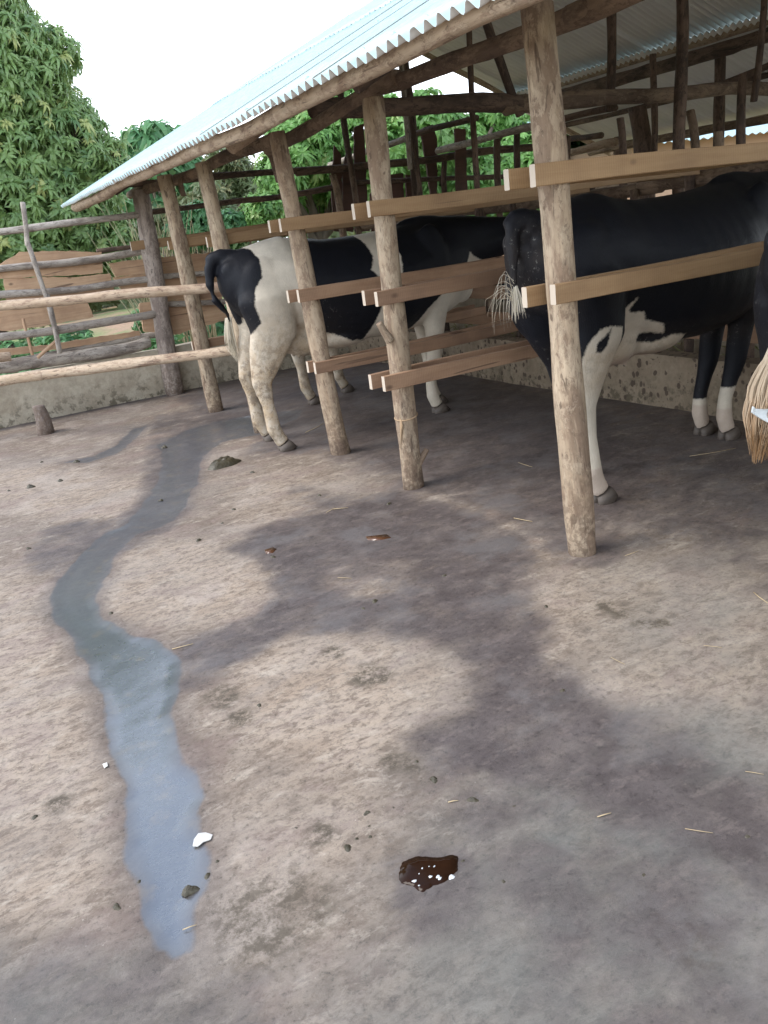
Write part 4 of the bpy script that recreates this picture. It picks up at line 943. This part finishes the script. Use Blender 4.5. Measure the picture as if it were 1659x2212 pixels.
# ------------------------------------------------------------------ things on the floor
def dung_mat():
    M = Mat('dung', .5); v = M.coord((1, 1, 1)); M.color(M.mix(M.noise(v, 25, 5), (.028, .024, .014), (.088, .072, .04))); M.bump(M.noise(v, 40, 5), .8, .01); M.b.inputs['Roughness'].default_value = .42; return M.m
M_dung = dung_mat()
def lump(name, loc, r, hgt, seed, mat, squash=1.0, lobes=4):
    rg2 = np.random.default_rng(seed); n1, n2 = 14, 26; V = []; F = []
    cs_ = [(rg2.uniform(-.5, .5), rg2.uniform(-.35, .35)) for _ in range(lobes)]
    for i in range(n1+1):
        rr = i/n1
        for j in range(n2):
            a = 2*math.pi*j/n2; e_ = 1+.18*math.sin(2*a+seed)+.12*math.sin(3*a+seed*2)+.07*math.sin(7*a+seed)
            x, y = rr*math.cos(a)*e_, rr*math.sin(a)*e_*squash
            h = (1-rr**3)**.6*(.6+.4*math.exp(-min((x-c[0])**2+(y-c[1])**2 for c in cs_)*5))*(1+.16*math.sin(x*15+seed+y*4)*math.cos(y*19))
            V.append((x*r, y*r, h*hgt-.003))
    for i in range(n1):
        for j in range(n2): F.append((i*n2+j, (i+1)*n2+j, (i+1)*n2+(j+1) % n2, i*n2+(j+1) % n2))
    o = mesh(name, V, F, mat); o.matrix_basis = Matrix.Translation(loc); return o
def groundz(p): 
    x, y = np.array(p[0]), np.array(p[1]); return float((fbm(x*1.3, y*1.3, 3)-.5)*.014+(fbm(x*6, y*6, 3)-.5)*.003)
def gp(x, y): p = at(x, y); p[2] = groundz(p); return p
p = gp(484, 1004); q = gp(505, 998)
o = lump('dung_pat', p, .145, .055, 5, M_dung, .5, 7); o.rotation_euler = (0, 0, R(10))
tag(o, 'large olive green fresh dung pat on the floor behind the white rumped cow', 'dung')
small = [(67,1052,14),(130,1039,10),(347,1080,7),(430,1168,10),(19,1060,7),(165,998,10),(355,966,10),(90,998,6),(937,1683,16),(1021,1727,16),(792,1757,12),(751,1832,16),(771,1812,9),(800,1808,9),(798,1785,7),(448,1893,12),(252,1960,16),(410,1925,24),(75,1766,12),(900,1645,9),(1088,1905,9),(640,1790,7),(1215,1490,10),(850,1745,7),(62,1186,9),(240,1325,9),(1615,1807,10),(810,1300,12),(785,1316,8),(1000,1860,8),(1390,1890,9),(505,1100,8),(690,1070,8),(545,1020,8),(840,1090,9),(560,1525,10),(1110,1740,7),(470,1862,9),(480,1130,6),(300,1905,8),(590,1205,10),(960,1245,8),(1180,1310,9)]
for k, (x, y, s_) in enumerate(small):
    p = gp(x, y); r_ = s_/FPX*depth(p)/2
    o = lump('dung_lump', p, r_*1.5, r_*1.1, 30+k, M_dung, .75, 2); o.rotation_euler = (0, 0, k*1.3)
    tag(o, 'small dark crumb of dried dung lying on the concrete yard floor', 'dung', 'small dung crumbs scattered over the yard')
# brown puddle with foam
def puddle():
    M = Mat('brown_liquid', .10); M.color(M.mix(M.noise(M.coord(rnd=False), 14, 3), (.030, .012, .005), (.012, .006, .004))); M.b.inputs['Specular IOR Level'].default_value = .12; M.b.inputs['Coat Weight'].default_value = .0
    ol = [(862, 1885), (872, 1862), (905, 1850), (945, 1853), (985, 1848), (990, 1868), (985, 1885), (960, 1905), (935, 1915), (912, 1927), (890, 1915), (866, 1908)]
    P = [gp(x, y) for x, y in ol]; z = groundz(at(925, 1885)); Q = []
    n = len(P)
    for i in range(n):
        a, b_, c, d = P[i-1], P[i], P[(i+1) % n], P[(i+2) % n]
        for t in (0, .2, .4, .6, .8):
            Q.append(.5*((2*b_)+(-a+c)*t+(2*a-5*b_+4*c-d)*t*t+(-a+3*b_-3*c+d)*t**3)+np.array((random.uniform(-.002, .002), random.uniform(-.002, .002), 0)))
    c = sum(Q)/len(Q); V = []; F = []; m_ = len(Q)
    for (s_, dz) in ((1.0, -.003), (.985, .0012), (.6, .0014)):
        for q in Q: V.append((c[0]+(q[0]-c[0])*s_, c[1]+(q[1]-c[1])*s_, z+dz))
    for r_ in range(2):
        for j in range(m_): F.append((r_*m_+j, r_*m_+(j+1) % m_, (r_+1)*m_+(j+1) % m_, (r_+1)*m_+j))
    F.append(tuple(2*m_+j for j in range(m_)))
    e = mesh('brown_puddle', V, F, M.m); tag(e, 'small dark brown puddle with white foam bubbles on the concrete', 'puddle')
    F_m = Mat('foam', .6); F_m.color((.6, .62, .62))
    for k, (x, y, rx) in enumerate([(895, 1902, 7), (930, 1893, 6), (946, 1893, 7), (950, 1897, 6), (938, 1871, 3), (927, 1871, 2), (905, 1887, 2), (905, 1912, 3), (975, 1893, 9), (912, 1875, 3)]):
        p = at(x, y, 2, z+.0025); r_ = rx/FPX*depth(p)
        o = lump('foam_blob', p, r_, .0045, 60+k, F_m.m, .6, 1)
        o.parent = e
puddle()
for k, (ol, sd_) in enumerate([([(572,1190),(590,1184),(598,1188),(590,1196),(575,1198)], 1), ([(790,1160),(835,1155),(845,1162),(820,1168),(795,1168)], 2)]):
    M = Mat('shallow_brown', .08); M.color((.10, .045, .022)); P = [gp(x, y) for x, y in ol]; z = max(p[2] for p in P)+.001; n = len(P)
    o = mesh('tiny_puddle', [(p[0], p[1], z) for p in P]+[(p[0], p[1], z-.01) for p in P], [tuple(range(n-1, -1, -1))]+[(i, (i+1) % n, n+(i+1) % n, n+i) for i in range(n)], M.m)
    tag(o, ['tiny reddish puddle in a dip of the concrete, the one farther left', 'tiny olive puddle in a dip of the concrete near the second post'][k], 'puddle')
# white paper scrap
def scrap(name, ol, col, lab, cat):
    M = Mat(name, .8); M.color(col); P = [gp(x, y) for x, y in ol]; n = len(P)
    V = [(p[0], p[1], p[2]+.003+.005*math.sin(i*2.3)**2) for i, p in enumerate(P)]; c = np.mean(V, 0); c[2] += .003
    V = V+[tuple(c)]; V2 = [(a, b_, c_-.0025) for a, b_, c_ in V]
    F = [(i, (i+1) % n, n) for i in range(n)]+[(n+1+(i+1) % n, n+1+i, 2*n+1) for i in range(n)]+[(i, n+1+i, n+1+(i+1) % n, (i+1) % n) for i in range(n)]
    tag(mesh(name, V, F if False else F, M.m, smooth=False) if False else mesh(name, V+V2, F, M.m, smooth=False), lab, cat)
scrap('paper_scrap', [(417, 1830), (420, 1818), (430, 1806), (445, 1802), (460, 1806), (456, 1818), (440, 1824), (428, 1831)], (.60, .58, .54), 'white torn scrap lying at the edge of the wet trickle', 'paper scrap')
scrap('paper_scrap', [(222, 1652), (232, 1650), (234, 1658), (226, 1662)], (.66, .64, .58), 'small white fleck on the dry floor left of the wet trickle', 'paper scrap')
# straw and chips
M_straw = Mat('straw', .7); M_straw.color(M_straw.mix(M_straw.noise(M_straw.coord(), 20, 3), (.50, .40, .24), (.34, .24, .13))); M_straw = M_straw.m
straws = [(718,1101,752,1099,5),(705,1108,725,1098,2),(968,1733,990,1730,4),(1290,1765,1320,1757,4),(372,1404,418,1393,4),(1320,1420,1350,1435,2),(1480,1790,1540,1800,2),(1610,1665,1650,1672,2),(1628,1280,1659,1305,3),(395,2010,425,2000,4),(1490,985,1590,968,2),(730,1250,760,1252,2),(1520,1395,1560,1400,2),(660,935,700,915,3),(1120,1000,1150,1010,2),(1110,1120,1150,1128,3),(1350,1200,1380,1190,2)]
for k, (x0, y0, x1, y1, wd_) in enumerate(straws):
    p, q = gp(x0, y0), gp(x1, y1); r_ = min(.0026, max(.0012, wd_/FPX*depth(p)/2.6)); p[2] += r_; q[2] += r_*1.6; mid = (p+q)/2+np.array((.3*(q-p)[1]*.2, -.2*(q-p)[0]*.3, .003))
    v, f = tube_vf([p, mid, q], [r_, r_, r_*.7], [r_*.6]*3, n=6); c = (p+q)/2
    o = mesh('straw', [tuple(np.array(a)-c) for a in v], f, M_straw); o.matrix_basis = Matrix.Translation(c)
    tag(o, 'loose piece of dry straw lying flat on the yard floor', 'straw', 'loose straws scattered over the yard')

# ------------------------------------------------------------------ vegetation
def leaf_cluster(nl, ln, wd, droop, rg3):
    """verts (nl*6,3), faces (nl*4) quads as tris; leaves radiate around local z and droop"""
    V = []; F = []
    for k in range(nl):
        a = 2*math.pi*k/nl*1.0+rg3.uniform(-.35, .35); el = rg3.uniform(-.2, .75); L_ = ln*rg3.uniform(.7, 1.15); w_ = wd*rg3.uniform(.8, 1.2)
        d = np.array([math.cos(a)*math.cos(el), math.sin(a)*math.cos(el), math.sin(el)]); s_ = np.array([-math.sin(a), math.cos(a), 0])
        up_ = np.cross(d, s_)*-1 if False else np.cross(s_, d)*-1
        pts = []
        for t, ww, dr in ((.05, .12, 0), (.38, 1, .10), (.72, .8, .42), (1, .0, 1)):
            c = d*L_*t+np.array([0, 0, -dr*droop*L_]); pts.append((c, ww))
        b = len(V)
        for c, ww in pts[:3]: V += [c-s_*w_*ww/2+np.array((0, 0, .12*w_*ww)), c, c+s_*w_*ww/2+np.array((0, 0, .12*w_*ww))]
        V.append(pts[3][0])
        for i in (0, 1):
            o_ = b+i*3
            for (p_, q_) in ((0, 1), (1, 2)): F += [(o_+p_, o_+q_, o_+q_+3), (o_+p_, o_+q_+3, o_+p_+3)]
        F += [(b+6, b+7, b+9), (b+7, b+8, b+9)]
    return np.array(V), np.array(F)
def rotm(z):
    z = z/np.linalg.norm(z, axis=1)[:, None]; a = np.where(np.abs(z[:, 2:3]) < .9, [[0, 0, 1.]], [[1., 0, 0]]); x = np.cross(a, z); x /= np.linalg.norm(x, axis=1)[:, None]
    return np.stack([x, np.cross(z, x), z], -1)
def foliage(name, lumps, n, ln, wd, nl, droop, mat, parent, seed, squash=1.0, shell=.55, kind=None):
    r3 = np.random.default_rng(seed); pr = random.Random(seed)
    protos = [leaf_cluster(nl, ln, wd, droop, pr) for _ in range(5)]
    cs_ = np.array([l[:3] for l in lumps]); rs = np.array([l[3] for l in lumps]); pw = rs**2/np.sum(rs**2)
    which = r3.choice(len(lumps), n, p=pw); d = r3.normal(size=(n, 3)); d /= np.linalg.norm(d, axis=1)[:, None]
    # uneven shell: clumps stand out
    cl = r3.normal(size=(60, 3)); cl /= np.linalg.norm(cl, axis=1)[:, None]; sim = (d @ cl.T).max(1); bulge = sstep(.75, .98, sim)
    rad = rs[which]*(shell+(1-shell)*r3.random(n)**.45)*(.82+.2*bulge)
    P = cs_[which]+d*rad[:, None]*np.array([1, 1, squash])
    keep = P[:, 2] > .05; P = P[keep]; d = d[keep]; n = len(P); bulge = bulge[keep]
    ax = d*.8+np.array([0, 0, .55])+r3.normal(size=(n, 3))*.35; Rm = rotm(ax); tw = r3.random(n)*6.28; c, s_ = np.cos(tw), np.sin(tw)
    Rz = np.zeros((n, 3, 3)); Rz[:, 0, 0] = c; Rz[:, 0, 1] = -s_; Rz[:, 1, 0] = s_; Rz[:, 1, 1] = c; Rz[:, 2, 2] = 1; Rm = Rm @ Rz
    sc_ = r3.uniform(.75, 1.25, n); pid = r3.integers(0, 5, n); VV = []; FF = []; TT = []; off = 0
    for k in range(5):
        v, f = protos[k]; ii = np.where(pid == k)[0]
        if not len(ii): continue
        w_ = np.einsum('nij,vj->nvi', Rm[ii], v)*sc_[ii][:, None, None]
        w_[:, :, 2] -= .12*ln*(np.linalg.norm(v[:, :2], axis=1)/ln)[None]**2; w_ += P[ii][:, None, :]
        VV.append(w_.reshape(-1, 3)); FF.append((f[None]+(np.arange(len(ii))*len(v))[:, None, None]+off).reshape(-1, 3)); off += len(ii)*len(v)
        t = np.clip(r3.normal(.5, .2, len(ii)), 0, .9); t = np.where(r3.random(len(ii)) < .07, 1.0, t); TT.append(np.repeat(t, len(v))+r3.uniform(-.06, .06, len(ii)*len(v)))
    o = mesh(name, np.concatenate(VV), np.concatenate(FF), mat, None, smooth=False, attrs={'tint': np.clip(np.concatenate(TT), 0, 1)})
    if parent is not None: o.parent = parent; o.matrix_parent_inverse = Matrix.Translation(parent.location).inverted()
    return o
def px_lumps(Y, L_): 
    out = []
    for x, y, r_ in L_:
        p = at(x, y, 1, Y); out.append((p[0], p[1]+random.uniform(-.6, .6), p[2], r_/FPX*depth(p)))
    return out
def tree(name, label, cat, Y, L_, n, ln, wd, nl, droop, mat, seed, base_px=None, group=None, shell=.5, r_tr=.16):
    lm = px_lumps(Y, L_); cx_ = sum(l[0]*l[3] for l in lm)/sum(l[3] for l in lm) if base_px is None else at(base_px, 600, 1, Y)[0]
    e = thing(name, label, cat, (cx_, Y, -.05), group)
    g = Geo(); topz = max(.8, min(l[2] for l in lm)); rg4 = random.Random(seed)
    def limb(a, b, r0, r1):
        a, b = Vector(a), Vector(b); k = 6; pts = [a.lerp(b, i/k)+Vector((rg4.uniform(-1, 1), rg4.uniform(-1, 1), 0))*(b-a).length*.03*(0 < i < k) for i in range(k+1)]
        g.add(*tube_vf([p-Vector((cx_, Y, -.05)) for p in pts], [r0+(r1-r0)*i/k for i in range(k+1)], n=9, cap=False))
    fork = (cx_+rg4.uniform(-.1, .1), Y, topz*.6); limb((cx_, Y, -.1), fork, r_tr, r_tr*.75)
    for l in lm: limb(fork, l[:3], r_tr*.5, r_tr*.15)
    for l in lm:
        for k in range(5):
            d = Vector((rg4.uniform(-1, 1), rg4.uniform(-1, 1), rg4.uniform(-.4, 1))).normalized()*l[3]*.75; limb(l[:3], Vector(l[:3])+d, r_tr*.16, r_tr*.05)
    t = mesh('trunk', g.v, g.f, M_trunk, None); t.parent = e
    foliage('crown', lm, n, ln, wd, nl, droop, mat, e, seed, shell=shell)
    return e
tree('mango_tree', 'big dense mango tree with drooping dark leaves filling the upper left corner', 'tree', 14.5,
     [(-230, 100, 260), (-120, 130, 190), (-60, 70, 130), (20, 180, 110), (60, 280, 120), (-60, 330, 230), (130, 330, 95), (130, 430, 110), (30, 470, 170), (160, 500, 90), (220, 520, 70), (-120, 560, 180), (60, 590, 110), (180, 430, 80), (150, 250, 62), (105, 135, 55), (210, 345, 50), (55, 90, 60)],
     10000, .165, .042, 11, .75, M_leafA, 11, base_px=-40, r_tr=.3, shell=.6)
tree('mango_tree', 'light green tree standing behind the third post and the far fence', 'tree', 13.5,
     [(640, 330, 80), (700, 260, 90), (590, 380, 55), (760, 300, 80), (680, 420, 75), (620, 290, 50), (760, 400, 80), (740, 210, 50)], 2000, .18, .045, 11, .6, M_leafB, 12, base_px=700)
tree('leafy_tree', 'bright green leafy tree behind the middle of the shed', 'tree', 12.6,
     [(880, 290, 70), (960, 320, 80), (1050, 310, 80), (1130, 300, 60), (900, 400, 90), (1010, 420, 90), (1110, 380, 90), (820, 340, 60), (862, 222, 26), (1080, 235, 30), (1200, 270, 55)], 2600, .19, .07, 10, .45, M_leafB, 13, base_px=1000)
tree('mango_tree', 'small drooping dark tree showing above the roof edge left of the shed', 'tree', 22,
     [(300, 320, 45), (335, 300, 32), (275, 340, 30), (320, 380, 60), (400, 380, 60), (280, 420, 40), (360, 440, 60)], 420, .5, .13, 10, .9, M_leafD, 14)
tree('slender_tree', 'slender tree with wispy pale foliage beyond the far posts', 'tree', 20,
     [(520, 330, 32), (500, 370, 30), (540, 390, 38), (480, 410, 35), (530, 440, 40), (450, 350, 22)], 420, .26, .05, 9, .4, M_leafC, 15, r_tr=.08)
tree('slender_tree', 'dull green slender tree farther right behind the fence rails', 'tree', 19,
     [(400, 470, 50), (440, 430, 36), (380, 500, 40), (350, 480, 40), (470, 470, 46), (560, 400, 30)], 520, .24, .05, 9, .4, M_leafC, 16, r_tr=.08)
tree('leafy_tree', 'leafy creeper covered tree seen past the near post under the roof', 'tree', 13.2,
     [(1180, 330, 60), (1160, 400, 70), (1230, 350, 55), (1290, 350, 55), (1370, 340, 50), (1480, 330, 60), (1570, 320, 60), (1660, 320, 70)], 1300, .2, .08, 9, .45, M_leafD, 17)
tree('round_shrub', 'round fresh green shrub beside the third post beyond the fence', 'shrub', 12, [(580, 452, 36), (600, 440, 28), (560, 462, 26)], 330, .12, .045, 9, .4, M_leafB, 18, r_tr=.04)
tree('shrub', 'shrub of blue green leaves between the two farthest posts', 'shrub', 13, [(440, 480, 45), (410, 500, 40), (470, 500, 40)], 380, .14, .05, 9, .5, M_leafD, 19, r_tr=.04)
# dry stems (bare shrub) behind the corner posts
g = Geo(); rg5 = random.Random(9); bx = at(330, 640, 1, 11.6)
for k in range(70):
    a = rg5.uniform(-1.1, 1.1); L_ = rg5.uniform(1.3, 2.4); pts = [(rg5.uniform(-.35, .5), rg5.uniform(-.4, .4), 0)]
    pts.append((pts[0][0]+a*.25, pts[0][1], L_*.5)); pts.append((pts[0][0]+a*.65, pts[0][1]+rg5.uniform(-.3, .3), L_)); g.add(*tube_vf(pts, [.011, .007, .002], n=4, cap=False))
Ms = Mat('dry_stem', .9); Ms.color((.42, .36, .22)); o = mesh('dry_shrub', g.v, g.f, Ms.m); o.matrix_basis = Matrix.Translation((bx[0]+.2, 11.6, -.05)); tag(o, 'bare straw coloured stems of a dry shrub behind the corner post', 'shrub')
# undergrowth beyond the wall
und = []
for k in range(60):
    x = rng.uniform(-5.5, 6); y = rng.uniform(9.8, 17); und.append((x, y, rng.uniform(.0, .35), rng.uniform(.25, .55)))
o = foliage('undergrowth', und, 3000, .16, .06, 8, .5, M_leafD, None, 21, squash=.8); tag(o, 'green weeds and low bushes growing beyond the wall', 'undergrowth', kind='stuff')
far = []
for k in range(46):
    x = -22+k*1.1+rng.uniform(-.5, .5); far.append((x, rng.uniform(27, 34), rng.uniform(.6, 2.2), rng.uniform(1.2, 2.0)))
o = foliage('distant_bushes', far, 3800, .5, .16, 8, .4, M_leafC, None, 22); tag(o, 'pale distant belt of bushes along the horizon', 'bushes', kind='stuff')
# hay in the trough
rgh = random.Random(5); g = Geo()
for k in range(700):
    y = rgh.uniform(1, 8.8); x = rgh.uniform(2.38, 2.92); z = .16+rgh.random()**2*.3; a = rgh.uniform(0, 3.14); l = rgh.uniform(.06, .16); e_ = rgh.uniform(-.3, .6)
    g.add(*tube_vf([(x, y, z), (x+l*.5*math.cos(a), y+l*.5*math.sin(a), z+l*e_*.5+.02), (x+l*math.cos(a), y+l*math.sin(a), z+l*e_)], [.005, .004, .0015], n=3, cap=False))
Mg = Mat('fodder_grass', .7); Mg.color(Mg.mix(Mg.noise(Mg.coord(rnd=False), 5, 2), (.14, .22, .05), (.38, .32, .15))); o = mesh('fodder', g.v, g.f, Mg.m); tag(o, 'loose cut grass and straw lying in the feed trough', 'fodder', kind='stuff')
# neighbour's roofs beyond the shed (right, far)
nb = thing('neighbour_shed', 'distant low outbuilding with a pale metal roof behind the trees at right', 'building', (12, 13, 0))
Mn = Mat('mud_wall', .9); Mn.color((.45, .30, .2))
gw = Geo(); gw.box((0, 0, 1.1), (3.5, 2.5, 1.1)); mesh('wall', gw.v, gw.f, Mn.m, None, smooth=False).parent = nb
V, F = [], []
for i in range(161):
    for j, (y, z) in enumerate(((-3, 2.15), (0, 2.95), (3, 2.15))): V.append((-4+i*.05, y, z+.02*math.cos(i*1.571)))
for i in range(160):
    for j in range(2): F.append((i*3+j, (i+1)*3+j, (i+1)*3+j+1, i*3+j+1))
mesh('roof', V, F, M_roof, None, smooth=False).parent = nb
